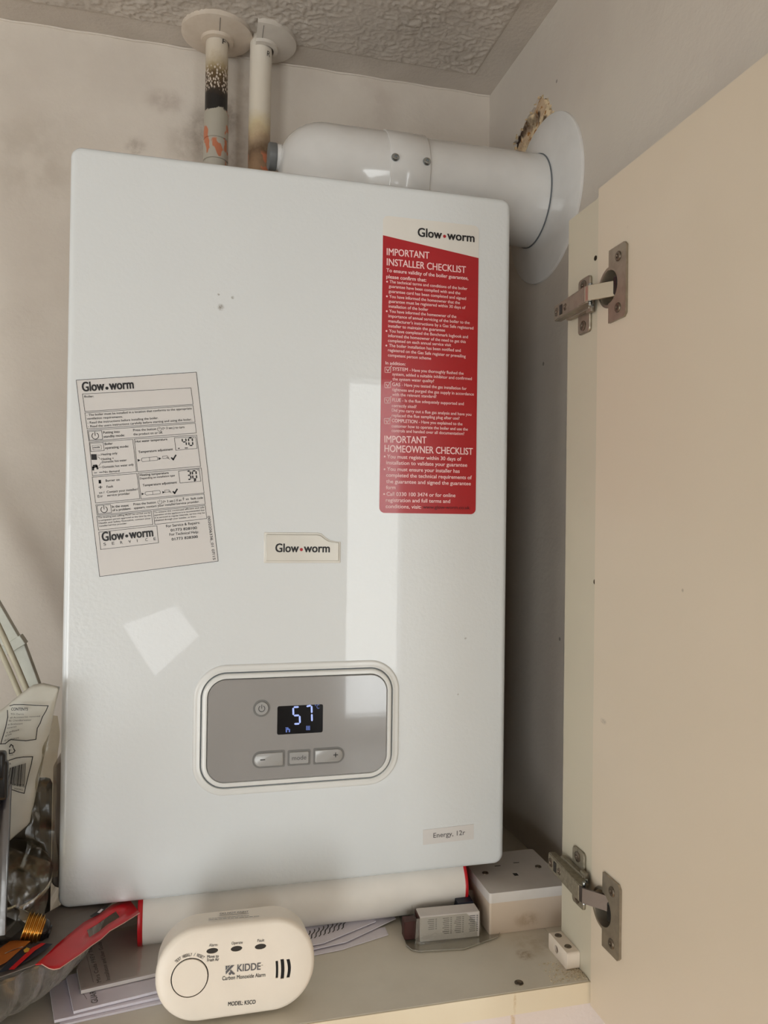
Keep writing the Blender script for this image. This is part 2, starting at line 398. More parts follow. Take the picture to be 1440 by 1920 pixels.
def plas(u, v):
    y = cy + (u - .5) * .17; z = cz + (v - .5) * .15
    d = .004 + .007 * mnoise.fractal(Vector((y * 26, z * 26, 3)), 1, 2, 3)
    return (XR + max(.001, d), y, z)
part('broken_plaster', grid_sheet(plas, 40, 36), m_plaster, wr, 'crumbling brown and cream plaster in the hole above the flue', smooth=180)
bm = B()   # ragged chips left standing around the hole
for i in range(14):
    a, b = hole2[(i * 3) % 40], hole2[(i * 3 + 1) % 40]; s = random.uniform(.0012, .003)
    M = Matrix.Translation((XR + .0005, a[0], a[1])) @ Matrix.Rotation(random.uniform(0, 3), 4, 'X') @ Matrix.Rotation(random.uniform(-.5, .5), 4, 'Y')
    box(bm, -.0012, .0016, -s, s, -s * .6, s * .6, 0, M=M)
m_chip = plain('plaster_chips', (222, 198, 160), .9, var=.2, nscale=200)
o = part('plaster_chips', bm, m_chip, wr); o['kind'] = 'stuff'
bm = B(); box(bm, XR + .12, XFAR, YRET, YRET + .1, ZF, ZC + .1); struct('wall_return', bm, m_room)
bm = B(); box(bm, XFAR, XFAR + .1, YFRONT, YRET, ZF, ZC + .1); struct('wall_far_right', bm, m_room)
bm = B(); box(bm, XL, XFAR, YFRONT, YB, ZF - .1, ZF); struct('floor', bm, m_floor)
def wall_open(name, fr, a0, a1, op, d0, d1, m):
    bm = B(); holes(bm, [(a0, ZF), (a1, ZF), (a1, ZC), (a0, ZC)], [[(x0, z0), (x1, z0), (x1, z1), (x0, z1)] for x0, x1, z0, z1 in op], fr, d0, d1); return struct(name, bm, m)
W1, WD, W2 = (.712, 1.05, -.52, .97), (-1.4, -.62, -1.25, .35), (-2.1, -.6, -.45, .65)
wall_open('wall_front', FR(YFRONT), XL, XFAR, [W1, WD], 0, .1, m_room)
wall_open('wall_left', SD(XL), YFRONT, YB, [W2], 0, .1, m_room)
def window(name, fr, r, mull):
    x0, x1, z0, z1 = r; bm = B(); w = .035
    hs = []; xs = [x0 + (x1 - x0) * i / mull for i in range(mull + 1)]
    for i in range(mull): hs.append([(xs[i] + w, z0 + w), (xs[i + 1] - w / 2, z0 + w), (xs[i + 1] - w / 2, z1 - w), (xs[i] + w, z1 - w)])
    holes(bm, [(x0, z0), (x1, z0), (x1, z1), (x0, z1)], hs, fr, .03, .07); o = struct(name, bm, m_bezel)
    bm = B(); prism(bm, [(x0 + w, z0 + w), (x1 - w / 2, z0 + w), (x1 - w / 2, z1 - w), (x0 + w, z1 - w)], fr, .048, .052); part('window_pane', bm, m_sky_pane, o)
window('window_1', FR(YFRONT), W1, 1); window('window_2', SD(XL), W2, 2); window('door_1', FR(YFRONT), WD, 1)

# ceiling: smooth painted margin along the walls and raised textured field
bm = B(); box(bm, XL, XFAR, YFRONT, YB, ZC, ZC + .08); ceil = struct('ceiling', bm, m_ceil)
CX0, CX1, CY0, CY1 = -.32, .478, -.14, .267
def artex(u, v):
    x = CX0 + (CX1 - CX0) * u; y = CY0 + (CY1 - CY0) * v
    q = Vector((x * 98, y * 98, 0)); q += Vector((mnoise.noise(q * .7), mnoise.noise(q * .7 + Vector((9, 3, 1))), 0)) * 1.1
    h = 1 - abs(mnoise.noise(q)) * 3.2; h = max(0, h) ** 2
    h2 = max(0, 1 - abs(mnoise.noise(q * 1.9 + Vector((4, 4, 4)))) * 3) ** 2
    e = min(1, min(CX1 - x, CY1 - y) / .004); e = max(0, e) * 1.15
    w = .6 + .4 * mnoise.noise(Vector((x * 12, y * 12, 5)))
    return (x, y, ZC + .0001 - e * (.0008 + w * (.0020 * h + .0011 * h2)))
part('textured_field', grid_sheet(artex, 440, 226), m_ceil, ceil, 'raised swirled plaster texture on the ceiling', smooth=180)
bm = B()   # thin bead of filler along the wall joint
tube(bm, [(-.3 + .82 * i / 40, YB - .0006, ZC - .0006 + .0008 * math.sin(i * 1.9)) for i in range(41)], .0016, 6); part('filler_bead', bm, m_back, ceil)
bm = B(); box(bm, -1.2, XR, YS + .006, YS + .02, ZF, -.0765); struct('wall_lower', bm, m_low)

bm = B(); box(bm, -1.2, XR - .002, -.74, YS + .0045, -.545, -.505, .003, 2); tagt(part('worktop', bm, plain('oak_worktop', (214, 178, 132), .35, var=.12, nscale=14)), 'sunlit oak worktop below the cupboard, under the picture', 'worktop')

# ------------------------------------------------------------------ cupboard
YP = -.0555   # rear edge of the narrow side panel
cab = thing('wall_cupboard', 'cream wall cupboard around the white boiler with its right door open', 'cupboard', (XD, YS, ZS))
bm = B(); box(bm, -.62, XD - .0002, YS + .001, YB - .001, ZS - .018, ZS, .0006, 1); box(bm, XD - .0002, XR - .0005, YP, YB - .001, ZS - .018, ZS, 0); part('shelf', bm, m_shelf, cab, 'greyish cream shelf below the boiler')
bm = B(); box(bm, -.62, XD - .0002, YS - .0006, YS + .0008, ZS - .0185, ZS - .0003); part('edging', bm, m_edge, cab, 'yellowed cream strip along the shelf front')
bm = B(); h1 = at(1117, 484, 'X', XD); h2 = at(1116, 1091, 'X', XD)
holes(bm, [(YS - .0005, ZS - .018), (YP, ZS - .018), (YP, .632), (YS - .0005, .632)], [circ(h1.y, h1.z, .0024, 12), circ(h2.y, h2.z, .0022, 12)], SD(XD), 0, -.012)
box(bm, XD + .012, XD + .018, YS - .0005, YP, ZS - .018, .632); sp = part('side_panel', bm, m_cab2, cab, 'narrow cream upright that carries the hinges')
for h in (h1, h2):
    bm = B(); lathe(bm, [(.0024, -.0004), (.0021, -.0004), (.0014, .006), (.0001, .006)], (XD, h.y, h.z), (1, 0, 0), 12); part('screw_hole', bm, m_screw, sp, smooth=40)
# door, opened square to the cupboard
ZDT, ZDB, YDH = .6385, -.0768, -.1135; zc_hinge = (.545, .018); YCUP = -.1352
bm = B(); XDI = XD - .0018
ho = [circ(YCUP, zh, .0165, 32) for zh in zc_hinge]
holes(bm, [(-.503, ZDB), (YDH, ZDB), (YDH, ZDT), (-.503, ZDT)], ho, SD(XDI), 0, -.0125)
box(bm, XDI + .0125, XDI + .018, -.503, YDH, ZDB, ZDT); door = part('door', bm, m_cab, cab, 'plain cream door swung open to the right')

m_linkd = plain('dark_nickel_link', (96, 88, 84), .35, .8, var=.05)  # darker nickel for the lower hinge's link
m_link = plain('polished_nickel_link', (196, 186, 168), .28, .85, var=.03)
def hinge(zh, dusty, dz):
    h = B(); k = part('hinge', B(), m_steel, cab); 
    # cup plate with the round mouth cut in
    pts = [(-.1352, zh + .031), (-.162 + .003, zh + .031), (-.162, zh + .028), (-.162, zh - .028), (-.159, zh - .031), (-.1352, zh - .031)]
    arc = [(YCUP + .0142 * math.sin(math.radians(a)) * -1, zh - .0142 * math.cos(math.radians(a))) for a in range(0, 181, 12)]
    pts += arc
    bm = h; prism(bm, pts, SD(XDI), 0, .0022); bm.transform(Matrix.Identity(4)); 
    me = k.data; bm.normal_update(); bmesh.ops.recalc_face_normals(bm, faces=bm.faces); bm.transform(WM(k).inverted()); bm.to_mesh(me); bm.free()
    bm = B(); lathe(bm, [(.0175, -.0012), (.0172, -.0018), (.0150, -.0018), (.0146, -.001), (.0142, .0105), (.0001, .0105)], (XDI, YCUP, zh), (1, 0, 0), 36)
    part('hinge_cup', bm, m_steel, k, smooth=35)
    bm = B(); lathe(bm, [(.0138, .0), (.0136, .0098), (.0001, .0098)], (XDI, YCUP, zh), (1, 0, 0), 36, True, False); 
    bm.free()
    bm = B(); box(bm, XDI - .001, XDI + .0085, YCUP - .0125, YCUP - .004, zh - .0085, zh + .0085, .002); part('cup_socket', bm, m_pvc, k, 'black pocket inside the hinge cup')
    for s in (-1, 1):
        bm = B(); c = (XDI - .0022, -.1505, zh + s * .0215)
        lathe(bm, [(.0042, 0), (.0042, .0004), (.0036, .0011), (.0018, .0012), (.0014, .0002), (.0001, .0002)], c, (-1, 0, 0), 20); part('screw', bm, m_screw, k, smooth=35)
    # mounting wings screwed to the side panel
    zm = zh + dz
    bm = B(); loft_rr(bm, (-.101, -.079, zm - .0265, zm + .0245), .004, [(0, 0), (0, .0016), (.0008, .0024)], SD(XD)); part('mounting_plate', bm, m_dust if dusty else m_steel, k, smooth=35)
    for s in (-.0195, .0175):
        bm = B(); lathe(bm, [(.0046, 0), (.0046, .0006), (.0034, .0012), (.0016, .0012), (.0012, .0003), (.0001, .0003)], (XD - .0024, -.0895, zm + s), (-1, 0, 0), 20); part('screw', bm, m_screw, k, smooth=35)
    # arm body: a folded channel lying along the panel, with a stepped base under it
    bm = B(); fr = TP(zm); xf = lambda y: XD - .0130 - (-.0525 - y) * .052
    pr = [(XD - .0060, -.0535), (xf(-.0525), -.0525), (xf(-.105), -.105), (xf(-.120) - .0003, -.1185), (xf(-.12) + .0012, -.1205), (XD - .0075, -.1190), (XD - .0060, -.112)]
    loft(bm, [([(x, y) for x, y in pr], -.0074), ([(x, y) for x, y in pr], .0074)], fr)
    bmesh.ops.bevel(bm, geom=bm.edges[:], offset=.0008, segments=2, affect='EDGES'); part('hinge_arm', bm, m_dust if dusty else m_steel, k, smooth=35)
    bm = B(); box(bm, XD - .0075, XD - .0022, -.1085, -.066, zm - .0092, zm + .0092, .0007, 1); box(bm, XD - .0065, XD - .0022, -.1105, -.1010, zm - .0118, zm + .0118, .0012, 2); part('arm_base', bm, m_dust if dusty else m_steel, k, smooth=35)
    for yy, rx in ((-.0590, .0034), (-.0775, .0025)):
        bm = B(); lathe(bm, [(rx + .0008, 0), (rx, .0006), (rx * .5, .0006), (rx * .35, .0001), (.0001, .0001)], (xf(yy) - .0001, yy, zm), (-1, -.052, 0), 18); part('adjusting_screw', bm, m_screw, k, smooth=35)
    bm = B(); box(bm, xf(-.0685) - .0006, xf(-.0685) + .002, -.0710, -.0660, zm - .0044, zm + .0044); part('arm_slot', bm, m_dark, k)
    # link that bridges to the cup
    u = [Vector((XD - .0100, -.1130, zm)), Vector((XD - .0158, -.1190, zm)), Vector((XD - .0155, -.1225, zm)), Vector((XD - .0012, -.1405, zm)), Vector((XD + .0065, -.1385, zm - dz * .3))]
    bm = B(); loops = []
    for i, p in enumerate(u):
        d = (u[min(i + 1, 4)] - u[max(i - 1, 0)]).normalized(); s = Vector((d.y, -d.x, 0)).normalized() * .0010; w = Vector((0, 0, .0066))
        loops.append([p - s - w, p + s - w, p + s + w, p - s + w])
    loft(bm, loops); bmesh.ops.bevel(bm, geom=bm.edges[:], offset=.0003, segments=1, affect='EDGES'); part('hinge_link', bm, m_linkd if dusty else m_link, k)
    bm = B(); lathe(bm, [(.0018, -.0095), (.0018, .0095)], (XD - .0122, -.1195, zm), (0, 0, 1), 12, True, True); lathe(bm, [(.0014, -.0098), (.0014, .0098)], (XD - .0085, -.1165, zm), (0, 0, 1), 12, True, True); part('hinge_pin', bm, m_zinc, k, smooth=35)
    return k
hinge(zc_hinge[0], False, -.0025)['label'] = 'upper nickel hinge'; hinge(zc_hinge[1], True, .0065)['label'] = 'lower nickel hinge coated in dust'
# white joint block on the shelf
bm = B(); y0, y1 = -.0915, -.055
holes(bm, rr(y0, y1, ZS + .0002, ZS + .0155, .002, 3), [circ(-.0705, ZS + .0078, .0034, 16)], SD(XD - .0003), 0, .0125)
jb = part('joint_block', bm, m_plast, cab, 'small white plastic corner block with screws', smooth=40)
bm = B(); box(bm, XD - .011, XD - .002, -.0745, -.0665, ZS + .004, ZS + .0118); part('block_recess', bm, m_screw, jb)
for yy in (-.0625, -.0815):
    bm = B(); lathe(bm, [(.0034, 0), (.0030, .0006), (.0012, .0006), (.0009, .0001), (.0001, .0001)], (XD - .0068, yy, ZS + .0155), (0, 0, 1), 16); part('screw', bm, m_screw, jb, smooth=35)
c = at(973, 1843, 'Z', ZS)
bm = B(); lathe(bm, [(.0040, -.0002), (.0038, .0006), (.0018, .0008), (.0013, .0001), (.0001, .0001)], c, (0, 0, 1), 20); part('shelf_screw', bm, m_screw, cab, smooth=35)
bm = B()   # dust and crumbs lying by the block
for i in range(260):
    a = random.random(); y = YS + .004 + random.random() ** 1.3 * .03; x = XD - .001 - random.random() ** 1.6 * .034; s = random.uniform(.00015, .00055)
    box(bm, -s, s, -s, s, 0, s * 1.4, M=Matrix.Translation((x, y, ZS)) @ Matrix.Rotation(a * 3, 4, 'Z'))
o = part('crumbs', bm, plain('crumbs', (226, 212, 186), .9, var=.2, nscale=900)); tagt(o, 'pale dust and crumbs on the shelf by the corner block', 'dust'); o['kind'] = 'stuff'

# ------------------------------------------------------------------ boiler
BW, BH = .418, .671
boil = thing('boiler', 'white gloss gas boiler hung on the wall, with a grey control panel', 'boiler', (.209, .15, 0))
bm = B(); loft_rr(bm, (0, BW, 0, BH), .010, [(.0016, -.016), (0, -.016), (0, -.0045), (.0005, -.0022), (.0018, -.0006), (.0042, 0), (.0062, 0)], FR(0), n=10)
cover = part('front_cover', bm, m_enamel, boil, smooth=50)
bm = B(); loft_rr(bm, (.004, BW - .004, .012, BH - .012), .008, [(0, -.29), (0, -.018), (.002, -.0165)], FR(0)); part('casing', bm, m_casing, boil, smooth=50)
bm = B(); loft_rr(bm, (-.0088, .02, .0095, .125), .008, [(0, -.2), (0, -.022), (.002, -.0195)], FR(0)); part('lower_bracket', bm, m_casing, boil, 'taupe metal edge showing behind the lower left corner', smooth=50)
bm = B(); box(bm, .045, .36, .02, .2, .0078, .0125, .001); part('bottom_tray', bm, m_casing, boil)
bm = B(); lathe(bm, [(.006, 0), (.006, -.002), (.0035, -.0055), (.0001, -.0055)], (.156, .0215, .0085), (0, 0, 1), 18); part('drain_nozzle', bm, m_bezel, boil, smooth=40)

# red installer checklist
YT = -.0004
def q(px, py, y=YT): v = at(px, py, 'Y', y); return (v.x, v.z)
sx0, sx1, sz0, sz1 = .2843, .3834, .3508, .6398
bm = B(); prism(bm, rr(sx0, sx1, sz0, sz1, .0052, 6), FR(0), .0001, .0004)
st = part('checklist_sticker', bm, m_stw, boil, 'tall red and white printed checklist sticker')
zl, zr = q(717, 441)[1], q(897, 484)[1]
body = [p for p in rr(sx0 + .0001, sx1 - .0001, sz0 + .0001, sz1, .0052, 6)[:14]] + [(sx1 - .0001, zr), (sx0 + .0001, zl)]
bm = B(); prism(bm, body, FR(0), .0004, .0006); part('red_field', bm, m_red, st)
YT2 = -.0007
def T(bm, s, x0, y0, x1, y1, cap, bold=0, k=1 / 1850., y=YT2):
    text(bm, s, at(x0, y0, 'Y', y), at(x1, y1, 'Y', y), cap * k, NF, bold, 0.0001)
z3 = lambda x, y: (700 + x / 6.4, 400 + y / 6.4)
z4 = lambda x, y: (700 + x / 6.195, 670 + y / 6.195)
def TT(bm, z, rows, cap, bold):
    for s, a, b, c, d in rows: T(bm, s, *z(a, b), *z(c, d), cap, bold)
bm = B()
TT(bm, z3, [("IMPORTANT", 160, 500, 672, 546), ("INSTALLER CHECKLIST", 160, 622, 1110, 718)], 12.3, .012)
TT(bm, z3, [("To ensure validity of the boiler guarantee,", 155, 702, 1140, 800), ("please confirm that:", 155, 778, 635, 822)], 6.4, .016)
TT(bm, z3, [("The technical terms and conditions of the boiler", 193, 836, 1128, 922), ("guarantee have been complied with and the", 185, 890, 1043, 975),
 ("guarantee card has been completed and signed", 183, 950, 1112, 1040), ("You have informed the homeowner that the", 190, 1013, 1038, 1090),
 ("guarantee must be registered within 30 days of", 183, 1070, 1105, 1150), ("installation of the boiler", 183, 1130, 658, 1172),
 ("You have informed the homeowner of the", 190, 1190, 995, 1257), ("importance of annual servicing of the boiler to the", 180, 1247, 1155, 1330),
 ("manufacturer's instructions by a Gas Safe registered", 180, 1307, 1200, 1395), ("installer to maintain the guarantee", 178, 1367, 860, 1420),
 ("You have completed the Benchmark logbook and", 188, 1427, 1135, 1500), ("informed the homeowner of the need to get this", 178, 1484, 1108, 1558),
 ("completed on each annual service visit", 175, 1542, 933, 1597), ("The boiler installation has been notified and", 187, 1602, 1048, 1663),
 ("registered on the Gas Safe register or prevailing", 175, 1657, 1108, 1733), ("competent person scheme", 175, 1717, 693, 1758)], 5.4, .010)
TT(bm, z3, [("In addition:", 145, 1812, 385, 1828)], 5.6, .016)
TT(bm, z4, [("SYSTEM", 222, 152, 400, 162), ("GAS", 218, 332, 313, 337), ("FLUE", 218, 512, 320, 518), ("COMPLETION", 213, 752, 510, 768)], 6.0, .016)
TT(bm, z4, [("- Have you thoroughly flushed the", 420, 163, 1048, 203), ("system, added a suitable inhibitor and confirmed", 220, 210, 1143, 265), ("the system water quality?", 222, 267, 705, 292),
 ("- Have you tested the gas installation for", 330, 335, 1083, 380), ("tightness and purged the gas supply in accordance", 217, 390, 1167, 445), ("with the relevant standard?", 217, 447, 732, 472),
 ("- Is the flue adequately supported and", 335, 518, 1050, 556), ("correctly sited?", 214, 577, 500, 590), ("Did you carry out a flue gas analysis and have you", 213, 630, 1138, 680),
 ("replaced the flue sampling plug after use?", 213, 690, 1000, 725), ("- Have you explained to the", 528, 766, 1035, 791), ("customer how to operate the boiler and use the", 211, 812, 1097, 852),
 ("controls and handed over all documentation?", 210, 867, 1055, 903)], 5.4, .010)
TT(bm, z4, [("IMPORTANT", 128, 990, 617, 1000), ("HOMEOWNER CHECKLIST", 128, 1097, 1155, 1132)], 12.3, .012)
TT(bm, z4, [("You must register within 30 days of", 158, 1172, 1022, 1202), ("installation to validate your guarantee", 150, 1242, 1090, 1272), ("You must ensure your installer has", 158, 1317, 1002, 1342),
 ("completed the technical requirements of", 148, 1387, 1143, 1417), ("the guarantee and signed the guarantee", 148, 1460, 1132, 1487), ("form", 148, 1532, 258, 1532),
 ("Call 0330 100 3474 or for online", 152, 1607, 953, 1624), ("registration and full terms and", 145, 1678, 892, 1692), ("conditions, visit:", 143, 1750, 555, 1759)], 6.6, .014)
for x, y in ((165, 820), (163, 996), (161, 1174), (158, 1412), (156, 1587)): disc(bm, at(*z3(x, y), 'Y', YT2), .0009, NF)
for x, y in ((132, 1152), (130, 1300), (125, 1588)): disc(bm, at(*z4(x, y), 'Y', YT2), .0009, NF)
for x, y in ((168, 145), (166, 322), (164, 500), (160, 741)):
    c = lambda a, b: at(*z4(x + a, y + b), 'Y', YT2)
    ribbon(bm, [c(-33, -31), c(33, -31), c(33, 31), c(-33, 31), c(-33, -31)], .0005, NF)
    ribbon(bm, [c(-14, -10), c(0, 20), c(22, -20), c(42, -44)], .0007, NF)
part('lettering', bm, m_redw, st)
bm = B(); T(bm, "www.glow-worm.co.uk", *z4(575, 1757), *z4(1120, 1765), 6.2, .012); part('web_address', bm, m_redb, st)
def logo(parent, x0, y0, xd, yd, x1, y1, cap, y, col_dot, gap=None, bold=.022, m=None):
    """the Glow-worm word mark: two words with a round dot between"""
    a, b, d = at(x0, y0, 'Y', y), at(x1, y1, 'Y', y), at(xd, yd, 'Y', y)
    u = (b - a).normalized(); L = (b - a).length; td = (d - a).dot(u); g = gap or L * .045
    bm = B(); text(bm, 'Glow', a, a + u * (td - g), cap, NF, bold, .0001); text(bm, 'worm', a + u * (td + g), b, cap, NF, bold, .0001)
    part('logo_lettering', bm, m or m_black, parent)
    bm = B(); disc(bm, d, cap * .19, NF, 20, .0001); part('logo_dot', bm, col_dot, parent)
logo(st, 783, 443, 833.5, 443.2, 889.8, 454, 15.5 / 1850, YT2, m_reddot)

# rotated operating label on the left
L0 = [q(143, 713, 0), q(368, 698, 0), q(409, 1052, 0), q(187, 1081, 0)]
bm = B(); prism(bm, L0, FR(0), .0001, .0003); sv = part('service_label', bm, m_labelp, boil, 'tilted clear label printed with operating instructions')
z5 = lambda x, y: (130 + x / 4.9655, 690 + y / 4.9655)
z6 = lambda x, y: (150 + x / 5.3333, 870 + y / 5.3333)
YL = -.0004
bm = B()
def S5(pts, w=.00035, z=z5): ribbon(bm, [at(*z(*p), 'Y', YL) for p in pts], w, NF, .0001)
def S6(pts, w=.00035): S5(pts, w, z6)
def box4(p, z=z5, w=.00035): S5(list(p) + [p[0]], w, z)
ribbon(bm, [Vector((x, YL, z)) for x, z in L0 + [L0[0]]], .0004, NF)
box4([(122, 243), (1132, 185), (1152, 338), (145, 405)]); box4([(145, 418), (1152, 350), (1170, 503), (165, 568)])
box4([(168, 582), (1172, 515), (1182, 605), (182, 682)]); box4([(178, 592), (300, 584), (310, 663), (188, 672)])
box4([(185, 693), (590, 665), (625, 965), (215, 1003)]); box4([(605, 662), (1185, 625), (1222, 915), (635, 965)])
box4([(192, 702), (315, 694), (325, 768), (200, 778)]); box4([(212, 722), (295, 716), (302, 755), (220, 762)], w=.0002)
box4([(978, 650), (1175, 640), (1190, 748), (992, 766)])
box4([(122, 132), (568, 95), (598, 348), (155, 390)], z6); box4([(580, 92), (1212, 40), (1240, 290), (610, 348)], z6)
box4([(985, 72), (1190, 48), (1208, 172), (1000, 190)], z6); box4([(158, 408), (1240, 300), (1252, 402), (172, 512)], z6)
box4([(170, 418), (305, 405), (315, 485), (182, 500)], z6); box4([(168, 525), (712, 470), (728, 605), (185, 662)], z6)
box4([(732, 468), (1252, 415), (1268, 545), (748, 605)], z6); box4([(188, 682), (768, 618), (785, 788), (207, 855)], z6)
lab = B(); keep = bm; bm2 = bm
def L5(s, a, b, c, d, cap, bold=.008): T(bm2, s, *z5(a, b), *z5(c, d), cap, bold, y=YL)
def L6(s, a, b, c, d, cap, bold=.008): T(bm2, s, *z6(a, b), *z6(c, d), cap, bold, y=YL)
L5("Boiler:", 140, 275, 228, 272, 3.3, .014)
L5("- The boiler must be installed in a location that conforms to the appropriate", 160, 448, 1140, 385, 3.6); L5("ventilation requirements.", 165, 482, 498, 462, 3.6)
L5("- Read the instructions before installing the boiler.", 170, 520, 830, 474, 3.6); L5("- Read the users instructions carefully before starting and using the boiler.", 175, 555, 1142, 487, 3.6)
L5("Putting into", 315, 612, 470, 602, 3.8, .014); L5("standby mode:", 320, 650, 515, 635, 3.8, .014)
L5("Press the button", 595, 590, 808, 577, 3.8); L5("(> 3 sec.) to turn", 868, 572, 1072, 560, 3.8); L5("the product on or off.", 597, 628, 870, 610, 3.8)
L5("Boiler", 330, 718, 405, 712, 3.8, .014); L5("operating mode:", 333, 755, 552, 738, 3.8, .014); L5("mode", 223, 748, 285, 743, 3, .014)
L5("Heating only", 297, 815, 447, 802, 3.6); L5("Heating +", 300, 858, 415, 850, 3.6); L5("Domestic hot water", 305, 886, 535, 866, 3.6); L5("Domestic hot water only", 310, 933, 600, 908, 3.6); L5("No demand", 317, 978, 468, 967, 3.6)
L5("Hot water temperature", 618, 695, 913, 672, 3.8, .014); L5("Temperature adjustment", 643, 793, 965, 765, 3.8, .014)
L6("Heating temperature", 598, 122, 888, 98, 3.8, .014); L6("Depending on installation type", 600, 155, 950, 123, 3.2); L6("Temperature adjustment", 627, 225, 970, 193, 3.8, .014)
L6("Burner on", 257, 178, 397, 167, 3.8); L6("Fault", 267, 240, 333, 233, 3.8); L6("xx /", 190, 298, 245, 293, 3.6); L6("Err", 178, 338, 230, 333, 4.4); L6("Contact your installer/", 268, 292, 580, 262, 3.8); L6("service provider", 272, 325, 500, 305, 3.8)
L6("In the event", 320, 438, 488, 424, 3.8, .014); L6("of a problem:", 325, 474, 510, 455, 3.8, .014)
L6("Press the button", 535, 415, 760, 393, 3.8); L6("(> 3 sec.) if an", 832, 388, 1015, 370, 3.8); L6("F", 1032, 365, 1046, 363, 5); L6("xx  fault code", 1058, 362, 1230, 347, 3.8); L6("appears, contact your installer/service provider.", 540, 452, 1195, 385, 3.8)
for i, s in enumerate(("The draining and refilling MUST be carried out by", "a competent person approved at the time by the", "Health and Safety Executive, contact your", "installer/service provider.")):
    L6(s, 182 + i * 4, 545 + i * 28, (705 if i < 3 else 465) + i * 2, (493 if i < 3 else 600 - 84 + 84) + (i * 28 if i < 3 else 0), 2.7, .006)
for i, s in enumerate(("To ensure the continued efficient and safe", "operation of this appliance it is recommended that", "it is serviced at regular intervals, service may be", "obtained through your installer, or from:")):
    L6(s, 742 + i * 3, 492 + i * 27, (1243 if i < 3 else 1155) + i * 2, (440 if i < 3 else 532) + (i * 27 if i < 3 else 0), 2.7, .006)
for i, ch in enumerate("SERVICE"): x = 237 + i * 83.5; L6(ch, x, 817 - i * 9.0, x + (24 if ch != 'I' else 5), (814 if ch != 'I' else 816.4) - i * 9.0, 4.6, 0)
L6("For Service & Repairs:", 862, 635, 1200, 597, 4.3); L6("01773 828100", 907, 676, 1170, 650, 4.3, .016); L6("For Technical Help:", 895, 718, 1188, 690, 4.3); L6("01773 828300", 917, 766, 1180, 738, 4.3, .016)
T(bm2, "0020206336_01 07/15", *z6(1275, 522), *z6(1330, 960), 4.2, .008, y=YL)
def power_icon(b_, c, r, w, up, lift=.0001, n=NF):
    n = Vector(n); up = Vector(up).normalized(); s = up.cross(n)
    ribbon(b_, [c + (s * math.sin(a) + up * math.cos(a)) * r for a in [math.radians(35 + 290 * i / 16) for i in range(17)]], w, n, lift)
    ribbon(b_, [c + up * r * .1, c + up * r * 1.25], w, n, lift)
upv = (Vector((L0[0][0], 0, L0[0][1])) - Vector((L0[3][0], 0, L0[3][1]))).normalized()
power_icon(bm, at(*z5(241, 632), 'Y', YL), 5.2 / 1850, .0005, upv); power_icon(bm, at(*z5(838, 570), 'Y', YL), 3.2 / 1850, .0003, upv)
power_icon(bm, at(*z6(241, 455), 'Y', YL), 5.0 / 1850, .0005, upv); power_icon(bm, at(*z6(799, 382), 'Y', YL), 3.4 / 1850, .0003, upv)
for k in range(5): S5([(208 + k * 10, 808), (212 + k * 10, 850)], .0010)
S5([(262, 812), (290, 810)], .0003); S5([(265, 825), (293, 852)], .0003); S5([(275, 910), (298, 880)], .0003); S5([(275, 925), (302, 923)], .0003); S5([(232, 977), (255, 975)], .0005); S5([(280, 972), (308, 970)], .0005)
S5([(222, 945), (222, 925), (255, 915), (262, 935)], .0016); S5([(225, 908), (250, 905)], .0012)
def flame(z, x, y):
    for a, w in ((0, .0020), (8, .0012)): S5([(x, y - 8 + a), (x + 1, y + 6)], w, z)
flame(z6, 198, 178); S6([(188, 233), (220, 230)], .0006); S6([(204, 220), (205, 245)], .0006)
for z, x, y in ((z5, 635, 860), (z6, 615, 300)):
    P = lambda a, b: at(*z(x + a, y + b), 'Y', YL - .0001)
    for dx in (0, 195 if z is z5 else 208):
        bm.faces.new([bm.verts.new(P(dx + a, b - dx * .08)) for a, b in ((0, -13), (27, -2), (2, 13))])
    S5([(x + 36, y - 15), (x + 45, y - 22), (x + 180, y - 35), (x + 188, y - 20), (x + 186, y - 2), (x + 48, y + 12), (x + 36, y + 2), (x + 36, y - 15)], .0003, z)
    S5([(x + 110, y - 26), (x + 113, y + 5)], .0003, z)
    S5([(x + 232, y - 38), (x + 275, y - 42), (x + 290, y - 22), (x + 236, y - 16), (x + 232, y - 38)], .0003, z); S5([(x + 270, y - 30), (x + 298, y - 10)], .0003, z)
    S5([(x + 318, y - 22), (x + 332, y - 8), (x + 355, y - 46)], .0013, z)
# seven-segment numerals
def seg7(b_, ch, P, w, h, sw, n=NF, gapf=.12):
    """P(u,v) maps the digit box (0..1, 0..1) to a point; draws bevelled bars"""
    on = {'0': 'abcdef', '3': 'abgcd', '4': 'fgbc', '5': 'afgcd', '7': 'abc', '7f': 'fabc'}[ch]
    S = {'a': ((0, 1), (1, 1)), 'b': ((1, 1), (1, .5)), 'c': ((1, .5), (1, 0)), 'd': ((0, 0), (1, 0)), 'e': ((0, .5), (0, 0)), 'f': ((0, 1), (0, .5)), 'g': ((0, .5), (1, .5))}
    for k in on:
        (a, b), (c, d) = S[k]; p, r = P(a, b), P(c, d); e = (r - p); L = e.length; e.normalize(); s = Vector(n).cross(e) * sw / 2; g = sw * gapf + .0001
        p = p + e * g; r = r - e * g; t_ = sw * .5
        b_.faces.new([b_.verts.new(x) for x in (p, p + e * t_ - s, r - e * t_ - s, r, r - e * t_ + s, p + e * t_ + s)])
def seg_px(b_, ch, z, bl, br, tl, sw, y):
    A, Bq, D = (at(*z(*p), 'Y', y) for p in (bl, br, tl)); seg7(b_, ch, lambda u, v: A + (Bq - A) * u + (D - A) * v, 1, 1, sw)
seg_px(bm, '4', z5, (1056, 724), (1090, 722), (1050, 655), .0011, YL - .0001); seg_px(bm, '0', z5, (1115, 722), (1150, 720), (1108, 652), .0011, YL - .0001)
